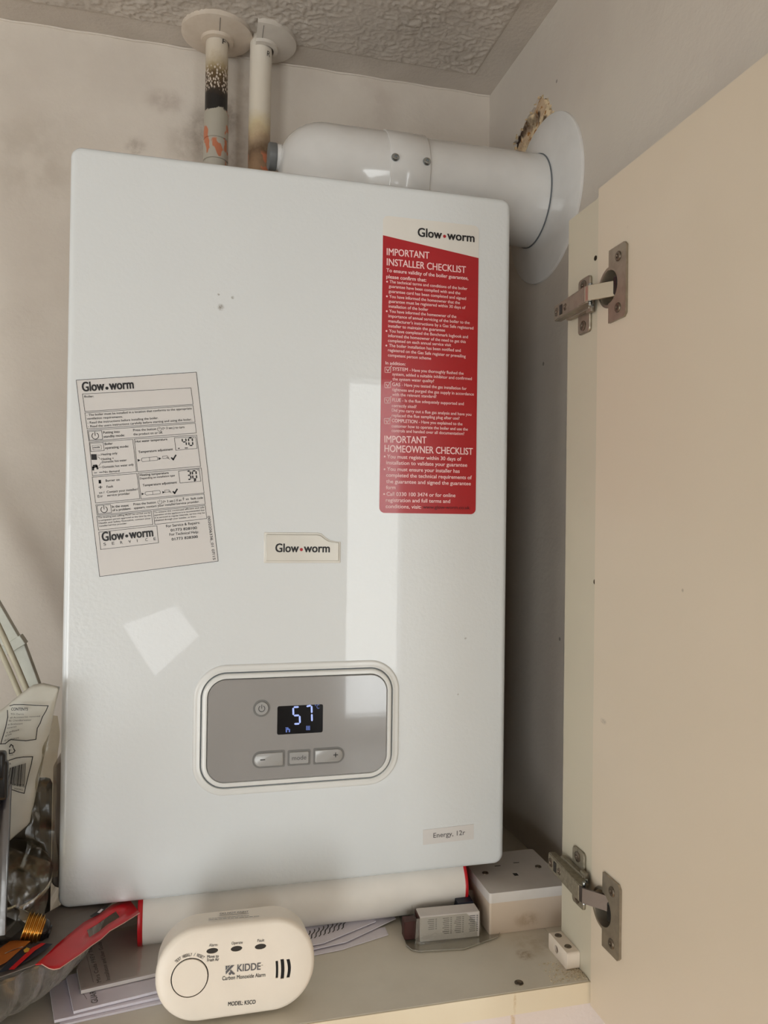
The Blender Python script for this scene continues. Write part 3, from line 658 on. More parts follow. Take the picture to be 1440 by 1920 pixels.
seg_px(bm, '3', z6, (1078, 155), (1110, 152), (1070, 73), .0012, YL - .0001); seg_px(bm, '0', z6, (1130, 150), (1167, 147), (1122, 70), .0012, YL - .0001)
S6([(1148, 165), (1152, 161)], .0016); S5([(1015, 748), (1024, 747)], .0008); S5([(1078, 745), (1100, 744)], .0007)
L5("°C", 1150, 655, 1166, 654, 2.6); L6("°C", 1170, 70, 1188, 68, 2.6)
part('lettering', bm, m_gprint if False else m_black, sv)
def logo_rot(parent, z, x0, y0, xd, yd, x1, y1, cap, y):
    a, b, d = at(*z(x0, y0), 'Y', y), at(*z(x1, y1), 'Y', y), at(*z(xd, yd), 'Y', y)
    u = (b - a).normalized(); L = (b - a).length; td = (d - a).dot(u); g = L * .045
    bm = B(); text(bm, 'Glow', a, a + u * (td - g), cap, NF, .022, .0001); text(bm, 'worm', a + u * (td + g), b, cap, NF, .022, .0001); disc(bm, d, cap * .17, NF, 16, .0001)
    part('logo_lettering', bm, m_black, parent)
logo_rot(sv, z5, 120, 218, 350, 188, 603, 190, 15 / 1850, YL - .0001); logo_rot(sv, z6, 220, 772, 467, 720, 735, 722, 14.5 / 1850, YL - .0001)

# raised maker's badge
bo = [(.1766, .3045), (.2445, .3045), (.2449, .305), (.2449, .3214), (.2444, .3219), (.2400, .3222), (.2350, .3232), (.2310, .3255), (.2275, .3285), (.2240, .3293), (.1766, .3293), (.1761, .3287), (.1761, .305)]
bc = Vector((.2105, .3169)); sc_ = lambda k, e: [(bc.x + (x - bc.x) * (1 + k / .034), bc.y + (z - bc.y) * (1 + k / .0125)) for x, z in bo]
bm = B(); loft(bm, [(sc_(.0020, 0), .0001), (sc_(.0016, 0), .0005), (sc_(.0002, 0), .0004), (sc_(0, 0), .0012), (sc_(-.0006, 0), .0019)], FR(0)); bd = part('logo_badge', bm, m_badge, boil, 'raised pearl badge with a stepped top edge', smooth=30)
logo(bd, 516, 1035, 565, 1030.5, 618.5, 1035.5, 14.5 / 1850, -.0020, m_reddot)
# small clear model label near the lower right corner
E4 = [q(793, 1556, 0), q(888, 1545, 0), q(888, 1573, 0), q(793, 1584, 0)]
bm = B(); prism(bm, E4, FR(0), .0001, .0004); el = part('model_label', bm, m_labelp, boil, 'small clear label in the lower right corner')
bm = B(); T(bm, "Energy, 12r", 812.5, 1571, 872, 1565, 8.6, .004, y=-.0005); part('lettering', bm, m_gprint, el)

# control panel
fx0, fx1, fz0, fz1 = .1253, .2935, .1022, .1958
g = .0132
bm = B(); loft_rr(bm, (fx0 - g, fx1 + g, fz0 - g, fz1 + g), .030, [(0, .0001), (.0008, .0013), (.0022, .0019), (.0040, .0012), (.0052, .0021), (.0064, .0022), (.0070, .0006), (.0078, .0006), (.0084, .0028), (.0094, .0034), (.0122, .0034), (.0128, .0022), (.0130, .0004)], FR(0), True, True, 14)
cp = part('control_panel', bm, m_bezel, boil, 'rounded control panel with a grey face and lit display', smooth=60)
bm = B(); loft_rr(bm, (fx0 - g + .0068, fx1 + g - .0068, fz0 - g + .0068, fz1 + g - .0068), .0232, [(0, .0008), (.0006, .0012), (.0013, .0008)], FR(0), False, False, 14); part('groove', bm, m_groove, cp, smooth=60)
bm = B(); loft_rr(bm, (fx0, fx1, fz0, fz1), .0165, [(0, .0002), (0, .0034), (.0006, .0040), (.0020, .0040)], FR(0), True, True, 12); part('fascia', bm, m_grey, cp, 'glossy silver grey face', smooth=30)
DY = .0040
dd = (.1884, .2312, .1432, .1696)
bm = B(); prism(bm, rr(*dd, .0016, 4), FR(0), DY, DY + .0002); part('display', bm, m_disp, cp, 'black window with lit digits 57')
z7 = lambda x, y: (340 + x / 3.2727, 1220 + y / 3.2727)
yd = -DY - .0003
bm = B(); seg_px(bm, '5', z7, (690, 450), (728, 448), (686, 347), .0017, yd); seg_px(bm, '7', z7, (768, 444), (802, 436), (765, 343), .0017, yd)
part('lit_digits', bm, m_seg, cp)
bm = B(); text(bm, "°C", at(*z7(820, 357), 'Y', yd), at(*z7(847, 355), 'Y', yd), .0038, NF, 0, 0)
for k in range(4): ribbon(bm, [at(*z7(768 + k * 6.5, 463), 'Y', yd), at(*z7(768 + k * 6.5, 486), 'Y', yd)], .0006, NF)
c5 = lambda a, b: at(*z7(a, b), 'Y', yd)
ribbon(bm, [c5(645, 497), c5(645, 485), c5(655, 480), c5(663, 485), c5(663, 496)], .0013, NF); ribbon(bm, [c5(641, 474), c5(654, 473)], .0007, NF); ribbon(bm, [c5(648, 474), c5(648, 482)], .0007, NF)
part('lit_symbols', bm, m_segdim, cp)
def key(name, outer, inner, label=None):
    bm = B(); prism(bm, outer, FR(0), DY - .0002, DY + .0003); k = part(name, bm, m_keyrim, cp, label)
    bm = B(); n = len(inner); cx = sum(p[0] for p in inner) / n; cz = sum(p[1] for p in inner) / n
    sh = [(cx + (x - cx) * .95, cz + (z - cz) * .93) for x, z in inner]
    loft(bm, [(inner, DY + .0001), (inner, DY + .0009), (sh, DY + .0014)], FR(0)); part('key_cap', bm, m_key, k, smooth=40); return k
c = at(490.5, 1328, 'Y', -DY)
k = key('power_button', circ(c.x, c.z, .0079, 32), circ(c.x, c.z, .0062, 32), 'round grey power button')
bm = B(); power_icon(bm, Vector((c.x, -DY - .0015, c.z)), .0028, .0005, (0, 0, 1)); part('power_symbol', bm, m_black, k)
def pill(x0, x1, z0, z1, side, i=0):
    r = (z1 - z0) / 2 - .0004 - i
    R = (r, .0012, .0012, r) if side < 0 else ((.0012, r, r, .0012) if side > 0 else .0014)
    return rr(x0 + i, x1 - i, z0 + i, z1 - i, R, 7)
for nm, x0, x1, z0, z1, sd, lb in (('minus_button', .1659, .1960, .1132, .1289, -1, 'grey minus button rounded on its left'), ('mode_button', .1984, .2200, .1136, .1282, 0, 'square grey mode button'), ('plus_button', .2226, .2523, .1134, .1287, 1, 'grey plus button rounded on its right')):
    k = key(nm, pill(x0, x1, z0, z1, sd), pill(x0, x1, z0, z1, sd, .0017), lb); yk = -DY - .0015; bm = B()
    if sd < 0: ribbon(bm, [Vector((.1735, yk, .1213)), Vector((.1772, yk, .1213))], .0008, NF, .0001)
    elif sd > 0: ribbon(bm, [Vector((.2418, yk, .1216)), Vector((.2456, yk, .1216))], .0007, NF, .0001); ribbon(bm, [Vector((.2437, yk, .1197)), Vector((.2437, yk, .1235))], .0007, NF, .0001)
    else: text(bm, 'mode', (.2024, yk, .1192), (.2158, yk, .1192), .0040, NF, .006, .0001)
    part('key_symbol', bm, m_gprint if sd == 0 else m_black, k)

# ------------------------------------------------------------------ flue
FY, FZ, FRr, FX = .155, .741, .056, .254
fl = thing('flue', 'white round flue elbow running from the boiler top to the right wall', 'flue', (FX, FY, BH - .0005))
bm = B(); NS = 64; r0 = .068; P0 = (FX + r0, FZ - r0); loops = []
def ring(cx, cz, dx, dz, a): return [(cx + dx * a * math.cos(t_), FY + FRr * math.sin(t_), cz + dz * a * math.cos(t_)) for t_ in [6.28318 * i / NS for i in range(NS)]]
loops.append(ring(FX, BH - .0004, -1, 0, FRr))
for k in range(0, 33):
    th = math.pi / 2 * k / 32; dx, dz = -math.cos(th), math.sin(th)
    lo, hi = r0 * .5, r0 * 3
    for _ in range(40):
        m_ = (lo + hi) / 2; x, z = P0[0] + dx * m_ - FX, P0[1] + dz * m_ - FZ
        ins = (x > -FRr and z < FRr) and not (x < -FRr + .048 and z > FRr - .048 and (x + FRr - .048) ** 2 + (z - FRr + .048) ** 2 > .048 ** 2)
        lo, hi = (m_, hi) if ins else (lo, m_)
    to, ti = lo, r0 - FRr; cx, cz = P0[0] + dx * (to + ti) / 2, P0[1] + dz * (to + ti) / 2; loops.append(ring(cx, cz, dx, dz, (to - ti) / 2))
loops.append(ring(FX + .082, FZ, 0, 1, FRr)); loft(bm, loops)
lathe(bm, [(FRr, 0), (FRr + .012, .0001), (FRr + .012, .008), (FRr, .010)], (FX, FY, BH), (0, 0, 1), 64)
part('elbow', bm, m_flue, fl, smooth=50)
bm = B(); lathe(bm, [(FRr - .0016, 0), (FRr - .0016, XR - .342 - .0)], (.342, FY, FZ), (1, 0, 0), 64, True, True); part('straight_pipe', bm, m_flue, fl, smooth=50)
bm = B(); lathe(bm, [(FRr - .002, .3165), (FRr + .0010, .3165), (FRr + .0013, .317), (FRr + .0013, .3625), (FRr + .001, .363), (FRr - .002, .363)], (0, FY, FZ), (1, 0, 0), 72); cb = part('clamp_band', bm, m_flue, fl, 'flat band joining elbow and pipe', smooth=40)
for xx in (.3215, .358):
    th = .08; dn = Vector((0, -math.cos(th), math.sin(th))); c = Vector((xx, FY, FZ)) + dn * (FRr + .0013)
    bm = B(); lathe(bm, [(.0046, 0), (.0045, .0012), (.0034, .0026), (.0016, .0028), (.0013, .0012), (.0001, .0012)], c, dn, 24); part('screw', bm, m_zinc, cb, 'shiny round screw head', smooth=40)
bm = B()
for i, s in enumerate((.3225, .357)):
    lathe(bm, [(.0032, 0), (.0032, .004), (.0001, .0042)], (s, FY - .006, FZ + FRr - .0002), (0, 0, 1), 14)
box(bm, .318, .362, FY - .003, FY + .006, FZ + FRr + .0012, FZ + FRr + .0045, .0008); part('band_clip', bm, m_flue, cb, smooth=40)
bm = B(); lathe(bm, [(FRr - .002, -.0036), (.0955, -.0036), (.0968, -.0028), (.0970, -.0003)], (XR, .1275, .7315), (1, 0, 0), 96, True, True)
part('wall_collar', bm, m_flue, fl, 'thin white disc where the flue enters the wall', smooth=40)
bm = B(); lathe(bm, [(FRr - .002, -.0050), (FRr - .0008, -.0050), (FRr - .0006, -.0038), (FRr - .002, -.0038)], (XR, FY, FZ), (1, 0, 0), 72); part('seal_ring', bm, m_groove, fl, smooth=40)
bm = B(); c = Vector((.2015, .155, .756)); dn = Vector((-1, 0, 0))
lathe(bm, [(.0135, -.03), (.0135, .0), (.0143, .0005), (.0143, .0050), (.0125, .006)], c, dn, 28, True, True); sc0 = part('sampling_port', bm, m_flue, fl, smooth=40)
bm = B(); lathe(bm, [(.0146, .0), (.0150, .0008), (.0150, .008), (.0130, .0095), (.0001, .0095)], c + dn * .0055, dn, 28); part('port_cap', bm, plain('grey_rubber_cap', (110, 112, 112), .4), sc0, smooth=40)

# ------------------------------------------------------------------ two heating pipes through the ceiling
def pipe_mat(name, stops, spots_z, cop):
    t = NT(name); s = t.n('SeparateXYZ'); t.l(t.geo, s.inputs[0]); z = t.math('ADD', s.outputs['Z'], t.math('MULTIPLY', t.math('SUBTRACT', t.noise(55, 4, .65), .5), .03))
    r = t.n('ValToRGB'); t.l(t.ramp(z, .79, .96, 0, 1, False), r.inputs[0]); e = r.color_ramp.elements
    while len(e) > 1: e.remove(e[-1])
    for i, (p, c) in enumerate(stops):
        x = e[0] if i == 0 else e.new((p - .79) / .17); x.position = (p - .79) / .17; x.color = lin(c)
    col = r.outputs[0]
    if spots_z:   # blistered paint: pale flakes in the charred zone
        v = t.n('TexVoronoi'); v.inputs['Scale'].default_value = 400; m = t.n('VectorMath', operation='MULTIPLY'); t.l(t.geo, m.inputs[0]); m.inputs[1].default_value = (1, 1, .65); t.l(m.outputs[0], v.inputs['Vector'])
        f = t.math('MULTIPLY', t.ramp(v.outputs['Distance'], .50, .38), t.math('MULTIPLY', t.ramp(z, spots_z[0], spots_z[0] + .008), t.ramp(z, spots_z[1], spots_z[1] - .008)))
        col = t.mix(f, col, lin((206, 192, 178))); t.bump(t.math('MULTIPLY', f, 1.0), .5, .001)
    nz = t.noise(70, 2, .4, stretch=(1, 1, .6)); f = t.math('MULTIPLY', t.ramp(nz, .55, .58), t.ramp(s.outputs['Z'], cop + .004, cop - .004)); col = t.mix(f, col, lin((190, 116, 84)))
    return t.done(col, .42)
mF = pipe_mat('scorched_paint', [(.79, (178, 172, 160)), (.8505, (172, 166, 152)), (.852, (22, 20, 20)), (.868, (34, 30, 28)), (.880, (60, 46, 34)), (.893, (96, 76, 50)), (.905, (160, 142, 108)), (.925, (206, 194, 176)), (.95, (214, 204, 190))], (.874, .912), .853)
mR = pipe_mat('yellowed_paint', [(.79, (150, 120, 92)), (.806, (112, 88, 66)), (.816, (150, 128, 104)), (.828, (178, 154, 124)), (.840, (205, 188, 152)), (.86, (216, 206, 190)), (.95, (220, 212, 200))], None, .804)
mcol = pipe_mat('stained_collar', [(.79, (200, 190, 175)), (.935, (196, 180, 162)), (.955, (212, 200, 186))], None, .5)
def heat_pipe(x, y, mt, label, joints, letter, lp, cuts, bow=0):
    zb = BH - .0112; o = thing('heating_pipe', label, 'pipe', (x, y, zb), group=None)
    bm = B(); N = 26; pts = [(x + bow * math.sin(i / N * math.pi) - .0004 * i / N, y, zb + (ZC + .01 - zb) * i / N) for i in range(N + 1)]
    tube(bm, pts, .0139, 32); part('pipe', bm, mt, o, smooth=60)
    for z0, z1, r in joints:
        bm = B(); lathe(bm, [(.0138, z0), (r, z0 + .0006), (r, z1 - .0006), (.0138, z1)], (x, y, 0), (0, 0, 1), 32); part('pipe_joint', bm, mt, o, smooth=40)
    # ceiling collar in two clipped halves
    bm = B(); R = .044 if cuts == 0 else .043
    lathe(bm, [(.0145, ZC - .0165), (.0195, ZC - .0155), (.0205, ZC - .0120), (R - .004, ZC - .0085), (R, ZC - .0070), (R, ZC - .0003), (.0145, ZC - .0003)], (x + (.0 if cuts == 0 else .0008), y - .0, 0), (0, 0, 1), 56)
    if cuts:
        geom = bm.verts[:] + bm.edges[:] + bm.faces[:]
        r_ = bmesh.ops.bisect_plane(bm, geom=geom, plane_co=(x - .0085, y, 0), plane_no=(-1, 0, 0), clear_outer=True)
        bmesh.ops.holes_fill(bm, edges=[e for e in r_['geom_cut'] if isinstance(e, bmesh.types.BMEdge)])
    cc = part('ceiling_collar', bm, mcol if cuts == 0 else m_flue2, o, 'grimy clipped ceiling collar' if cuts == 0 else 'clean ceiling collar cut off on its left', smooth=35)
    if True:
        bm = B(); xs = x + (.002 if cuts == 0 else -.001); ribbon(bm, [(xs, y - .021, ZC - .0120), (xs, y - R + .003, ZC - .0084)], .0006, (0, -.1, -1), .0004); part('collar_seam', bm, m_gprint, cc)
    bm = B(); nn = Vector((math.sin(.55), -math.cos(.55), 0)); c = Vector((x, y, lp)) + nn * .0143; u = Vector((nn.y, -nn.x, 0)) * -1
    text(bm, letter, c - u * .0022, c + u * .0022, .007, nn, -.01, 0, .1); part('lettering', bm, m_black, o)
    return o
m_flue2 = plain('collar_plastic', (206, 198, 188), .4, var=.05)
heat_pipe(.1316, .263, mF, 'charred heating pipe with blistered black paint, left of the two above the boiler', [(.8165, .8512, .0152), (.79, .8155, .0154), (.72, .789, .0152)], 'F', .9335, 0)
heat_pipe(.1868, .263, mR, 'cream heating pipe with brown scorched lower end, right of the two above the boiler', [(.72, .803, .0151)], 'R', .927, 1, -.0012)

# ------------------------------------------------------------------ surface socket lying on its back
so = thing('socket_outlet', 'white single plug socket facing up on its deep box in the right corner', 'socket', (.437, .021, ZS))
sxa, sxb, sya, syb = .3945, .4798, -.0215, .0640
bm = B(); loft_rr(bm, (sxa + .0005, sxb - .0005, sya + .0005, syb - .0005), .002, [(0, 0), (0, .0305)], TP(ZS + .0002)); part('back_box', bm, m_sockb, so, smooth=40)
zt = ZS + .0308; zp = zt + .0096
slots = [(.4482, .0368, .0036, .0014), (.4365, .0118, .0026, .0034), (.4259, .0340, .0036, .0014)]
bm = B(); hs = [[(x - a, y - b), (x + a, y - b), (x + a, y + b), (x - a, y + b)] for x, y, a, b in slots]
holes(bm, rr(sxa, sxb, sya, syb, .0025, 4), hs, TP(zt), 0, .0096); fp = part('faceplate', bm, m_sockt, so)
for x, y, a, b in slots:
    bm = B(); box(bm, x - a * 1.2, x + a * 1.2, y - b * 1.2, y + b * 1.2, zt + .001, zt + .0090); part('socket_slot', bm, m_dark, fp)
for x, y in ((.4068, .0208), (.4666, .0224)):
    bm = B(); lathe(bm, [(.0034, 0), (.0032, .0006), (.0012, .0006), (.0009, 0), (.0001, 0)], (x, y, zp), (0, 0, 1), 18); part('screw', bm, m_screw, fp, smooth=35)

# ------------------------------------------------------------------ carbon monoxide alarm
A0 = math.radians(8); AD = .034; lift = AD * math.sin(A0)
p = at(395, 1915, 'Z', ZS + lift)
al = thing('carbon_monoxide_alarm', 'ivory oval carbon monoxide alarm standing on the shelf edge', 'alarm', (.149, p.y, ZS + lift), (-A0, 0, 0))
MA = WM(al); nA = MA.to_3x3() @ Vector((0, -1, 0)); oA = Vector((0, 0, 0)); ptA = tuple(al.location)
aw, ah, ar = .1265, .0705, .0345
def aloc(px, py): v = MA.inverted() @ atp(px, py, ptA, tuple(nA)); return v
x0 = -aw / 2
bm = B(); fr = FR(0)
bx = (x0, x0 + aw, 0, ah); cbt = aloc(355.8, 1833.5)
loopsA = []
prof = [(.0020, -AD), (.0008, -AD + .001), (.0006, -.012), (0, -.0050), (.0004, -.0030), (.0016, -.0012), (.0038, -.0002), (.006, 0)]
loft(bm, [(rr(x0 + i, x0 + aw - i, i, ah - i, ar - i, 14), d) for i, d in prof[:-1]], fr, True, False)
vs_edge = rr(x0 + .0038, x0 + aw - .0038, .0038, ah - .0038, ar - .0038, 14)
slotc = aloc(530, 1817)
def slot_poly(cx, cz, w, h, bend):
    L = [(cx + bend * (1 - (t_ * 2 - 1) ** 2) - w / 2, cz - h / 2 + h * t_) for t_ in [i / 6 for i in range(7)]]
    Rr = [(cx + bend * (1 - (t_ * 2 - 1) ** 2) + w / 2, cz - h / 2 + h * t_) for t_ in [i / 6 for i in range(7)]]
    return Rr + L[::-1]
sl = [slot_poly(aloc(519, 1818).x, aloc(519, 1818).z, .0020, .0130, .0003), slot_poly(aloc(529, 1817).x, aloc(529, 1817).z, .0028, .0148, .0006), slot_poly(aloc(540, 1816).x, aloc(540, 1816).z, .0026, .0140, .0012)]
leds = []
for px, py in ((398, 1783), (443.5, 1779), (488.5, 1775)):
    v = aloc(px, py); leds.append([(v.x + .0046 * math.cos(a), v.z + .0021 * math.sin(a)) for a in [6.2832 * i / 18 for i in range(18)]])
btn = circ(cbt.x, cbt.z, .0146, 40)
t_ = bmesh.new(); 
fill_holes(t_, vs_edge, [btn] + sl + leds)
mm = [bm.verts.new(fr(v.co.x, v.co.y, -.0002)) for v in t_.verts]
for f in t_.faces: bm.faces.new([mm[v.index] for v in f.verts])
t_.free()
for lp, dp in [(btn, -.003)] + [(s_, -.004) for s_ in sl] + [(s_, -.0012) for s_ in leds]:
    loft(bm, [(lp, -.0002), (lp, dp)], fr, False, False)
bmesh.ops.remove_doubles(bm, verts=bm.verts, dist=1e-6)
part('alarm_case', bm, m_alarm, al, smooth=40, local=True)
bm = B(); c0 = circ(cbt.x, cbt.z, .0137, 40); c1 = circ(cbt.x, cbt.z, .0129, 40)
loft(bm, [(circ(cbt.x, cbt.z, .0146, 40), -.0030), (c0, -.0028), (c0, .0001), (circ(cbt.x, cbt.z, .0134, 40), .0005), (c1, .0005)], fr, True, True); part('test_button', bm, m_alarm, al, 'round ivory test button', smooth=30, local=True)
bm = B(); loft(bm, [(circ(cbt.x, cbt.z, .0146, 40), -.0012), (circ(cbt.x, cbt.z, .0137, 40), -.0012)], fr, False, False); part('button_gap', bm, m_pvc, al, local=True)
for lp in sl:
    bm = B(); prism(bm, lp, fr, -.0042, -.0012); part('vent_slot', bm, m_pvc, al, local=True)  # black fill paints the slot's shade, so no lit wall shows
mled = plain('dark_led_lens', (58, 54, 50), .2, coat=.5)
for lp in leds:
    bm = B(); prism(bm, lp, fr, -.0014, -.0007); part('indicator_light', bm, mled, al, local=True)
nAl = Vector((0, -1, 0))
bm = B(); dep_ = .0002
def TA(s, a, b, c, d, cap, bold=.004, u=None):
    p0, p1 = aloc(260 + a / 4, 1640 + b / 4), aloc(260 + c / 4, 1640 + d / 4); text(u or bm, s, p0, p1, cap, nAl, bold, .0001)
TA('Alarm', 527, 540, 589, 535, .0021); TA('Operate', 696, 525, 779, 517, .0021); TA('Fault', 891, 505, 942, 501, .0021)
TA('Move to', 513, 627, 600, 620, .0022, .010); TA('Fresh Air', 513, 653, 603, 645, .0022, .010)
TA('Carbon Monoxide Alarm', 626, 793, 950, 764, .0029, .006); TA('MODEL: K5CO', 670, 985, 876, 968, .0029, .014)
sarc = "TEST WEEKLY / RESET"; n_ = len(sarc)
for i, ch in enumerate(sarc):
    if ch == ' ': continue
    a = math.radians(131 - 80 * (i + .5) / n_); rad = .0160; cc = Vector((cbt.x + rad * math.cos(a), 0, cbt.z + rad * math.sin(a))); u = Vector((math.sin(a), 0, -math.cos(a)))
    wd_ = .00055 if ch != 'W' else .00085
    text(bm, ch, cc - u * wd_, cc + u * wd_, .0022, nAl, .006, .0002)
part('lettering', bm, m_black, al, local=True)
bm = B(); TA('KIDDE', 738, 727, 914, 712, .0052, .016, bm); TA('™', 919, 688, 932, 686, .0010, 0, bm)
A_ = lambda a, b: aloc(260 + a / 4, 1640 + b / 4) + Vector((0, -.0002, 0))
def poly(*pp): bm.faces.new([bm.verts.new(A_(*x_)) for x_ in pp])
poly((652, 684), (664, 683), (664, 706), (652, 718)); poly((668, 683), (686, 681), (668, 702)); poly((694, 680), (718, 678), (686, 712), (654, 748), (652, 724))
poly((690, 712), (720, 742), (720, 748), (704, 749), (684, 722)); disc(bm, A_(685, 741), .0011, nAl)
part('logo_lettering', bm, m_gprint, al, local=True)
bm = B(); topn = Vector((0, 0, 1)); mi = MA.inverted()
def TTop(s, px0, py0, px1, py1, cap, bold):
    pt = tuple(MA @ Vector((0, 0, ah))); nn = MA.to_3x3() @ topn
    text(bm, s, mi @ atp(px0, py0, pt, tuple(nn)), mi @ atp(px1, py1, pt, tuple(nn)), cap, topn, bold, .0002)
TTop('DO NOT PAINT', 412, 1714.5, 466, 1710.5, .0032, .016)
ptT = tuple(MA @ Vector((0, 0, ah + .0001))); nT = tuple(MA.to_3x3() @ topn)
for a, b, c, d in ((412, 1717, 468, 1713), (392, 1722.5, 466, 1717), (392, 1725, 485, 1718)):   # three lines too fine to read: short strokes
    P0_, P1_ = mi @ atp(a, b, ptT, nT), mi @ atp(c, d, ptT, nT); u0 = 0.0
    while u0 < .97:
        wl = random.uniform(.03, .10); ribbon(bm, [P0_.lerp(P1_, u0), P0_.lerp(P1_, min(1, u0 + wl))], .0008, topn, .0002); u0 += wl + .035
part('top_lettering', bm, m_gprint, al, local=True)

# ------------------------------------------------------------------ white tube with red rims under the boiler
ty, tz, tr = .0335, -.0246, .0298; tx0, tx1 = .070, .3815
tb = thing('cardboard_tube', 'white tube with red end rims lying under the boiler', 'tube', (tx0, ty, tz - tr))
bm = B(); lathe(bm, [(tr - .0004, 0), (tr - .0004, tx1 - tx0)], (tx0, ty, tz), (1, 0, 0), 64, True, True); part('tube_body', bm, m_tube, tb, smooth=40)
for a, b in ((tx0 - .0035, tx0 + .0008), (tx1 - .0022, tx1 + .0008)):
    bm = B(); lathe(bm, [(tr - .006, a), (tr, a), (tr + .0004, a + .0006), (tr + .0004, b - .0006), (tr, b), (tr - .006, b)], (0, ty, tz), (1, 0, 0), 64, True, True); part('end_rim', bm, m_redcap, tb, 'thin red rim', smooth=40)

# ------------------------------------------------------------------ leaflets
UP = (0, 0, 1)
def leaf(name, px, zt, th, mt, label, cat, group=None, bend=0):
    pts = [at(x, y, 'Z', zt) for x, y in px]; o = None
    bm = B(); prism(bm, [(p.x, p.y) for p in pts], TP(zt), -th, 0)
    o = part(name, bm, mt); return tagt(o, label, cat, group)
zz = ZS
b1 = leaf('booklet', [(113, 1921), (330, 1873), (330, 1790), (105, 1845)], zz + .0018, .0016, m_paper, 'white sheet at the bottom of the leaflet pile by the glass bowl', 'booklet')
bm = B(); P = lambda x, y: at(x, y, 'Z', zz + .0019); bm.faces.new([bm.verts.new(P(*p)) for p in ((193, 1898), (228, 1889), (229, 1884), (193, 1893))]); part('pale_print', bm, m_blueprint, b1)
bm = B(); bm.faces.new([bm.verts.new(P(*p)) for p in ((268, 1878), (305, 1869), (305, 1864), (267, 1873))]); part('navy_print', bm, m_navy, b1)
b2 = leaf('booklet', [(102, 1913), (330, 1862), (330, 1780), (92, 1845)], zz + .0044, .0022, m_paper, 'thin white booklet with its blank corner showing beside the glass bowl', 'booklet')
b3 = leaf('booklet', [(138, 1896), (330, 1849), (330, 1770), (124, 1830)], zz + .0072, .0022, m_paper, 'white guarantee booklet lying under the user guide', 'booklet')
bm = B(); P = lambda x, y: at(x, y, 'Z', zz + .0074)
text(bm, 'GUARA', P(184, 1879), P(178.5, 1852), .0050, UP, -.01, .0001); ribbon(bm, [P(156, 1863), P(163, 1873)], .0003, UP); part('lettering', bm, m_gprint, b3)
bm = B(); P = lambda x, y: at(x, y, 'Z', zz + .0060)
b4 = leaf('user_guide', [(152, 1857), (330, 1816), (315, 1735), (185, 1750), (144, 1815)], zz + .0110, .0030, m_paper2, 'grey white user guide topping the pile in a clear sleeve', 'booklet')
bm.free(); bm = B(); P = lambda x, y: at(x, y, 'Z', zz + .0112)
text(bm, 'Mira Coda PREV Thermo', P(190, 1841), P(168, 1762), .0034, UP, .004, .0001); text(bm, 'Installation and User Guide', P(207, 1837), P(190, 1766), .0034, UP, .004, .0001)
ribbon(bm, [P(175, 1842), P(163, 1794)], .0003, UP, .0001); part('lettering', bm, m_gprint, b4)
def slv(u, v):
    a = at(146 + u * 185, 1812 + 44 * (1 - v) - u * 40 - v * 55, 'Z', zz + .0122); return (a.x, a.y, a.z + .0012 * mnoise.noise(a * 55) + .0006 * mnoise.noise(a * 160) + .0006)
o = part('plastic_sleeve', grid_sheet(slv, 36, 24), thin_clear('clear_sleeve', (246, 246, 244), .86, .12, 60, (225, 222, 215), .05), b4, 'creased clear sleeve', smooth=180)
# papers to the right of the alarm
rp = [('leaflet', [(560, 1796), (640, 1780), (728, 1752), (722, 1738), (560, 1765)], .0012, 'lowest white leaflet right of the alarm, its corner reaching furthest forward'),
      ('leaflet', [(560, 1786), (648, 1766), (742, 1722), (730, 1706), (560, 1745)], .0034, 'long white leaflet right of the alarm that pokes out towards the blister pack'),
      ('leaflet', [(560, 1776), (606, 1768), (705, 1727), (690, 1706), (560, 1738)], .0056, 'leaflet of dense small print right of the alarm, topmost of that pile')]
for i, (nm, px, h, lb) in enumerate(rp):
    o = leaf(nm, px, zz + h, .0008, m_paper, lb, 'leaflet')
    if i == 2:
        bm = B(); P = lambda x, y: at(x, y, 'Z', zz + h + .0002)
        for k in range(9):
            x = 577 + k * 8.5; y = 1764 - k * 2.8; prev = []
            for j in range(7): prev.append(P(x - 4 + j * 1.5 + 1.2 * math.sin(j * 1.7), y - j * 3.1))
            ribbon(bm, prev, .0011, UP)
        part('printed_lines', bm, m_gprint, o)
# small blister pack with a printed box
bp = thing('blister_pack', 'small clear blister tray holding a white printed box, in front of the socket', 'packaging', (.36, .0, ZS))
c1_ = at(770, 1780, 'Z', ZS); 
out = [at(x, y, 'Z', ZS + .001) for x, y in ((762, 1773), (772, 1782), (786, 1785), (870, 1780), (905, 1768), (934, 1757), (937, 1750), (922, 1726), (880, 1695), (858, 1700), (748, 1716))]
bm = B(); prism(bm, [(p.x, p.y) for p in out], TP(ZS + .0003), 0, .0006); part('tray_flange', bm, m_clear, bp)
bm = B(); tube(bm, [p + Vector((0, 0, .0006)) for p in out], .0005, 6); part('tray_edge', bm, m_clear, bp)
inn = [at(x, y, 'Z', ZS + .001) for x, y in ((778, 1772), (895, 1758), (902, 1752), (888, 1712), (770, 1716), (765, 1728))]
bm = B(); cxy = sum((p for p in inn), Vector()) / len(inn)
loft(bm, [([(p.x, p.y) for p in inn], 0), ([(cxy.x + (p.x - cxy.x) * .96, cxy.y + (p.y - cxy.y) * .96) for p in inn], .024)], TP(ZS + .001), False, False); part('tray_walls', bm, m_clear, bp)
fA, fB = at(787, 1767, 'Z', ZS + .0015), at(899, 1756, 'Z', ZS + .0015); uu = (fB - fA); uu.z = 0; Wd = uu.length; uu.normalize(); vv = Vector((-uu.y, uu.x, 0)); H_ = .0240
M = Matrix(((uu.x, vv.x, 0, fA.x), (uu.y, vv.y, 0, fA.y), (0, 0, 1, ZS + .0015), (0, 0, 0, 1)))
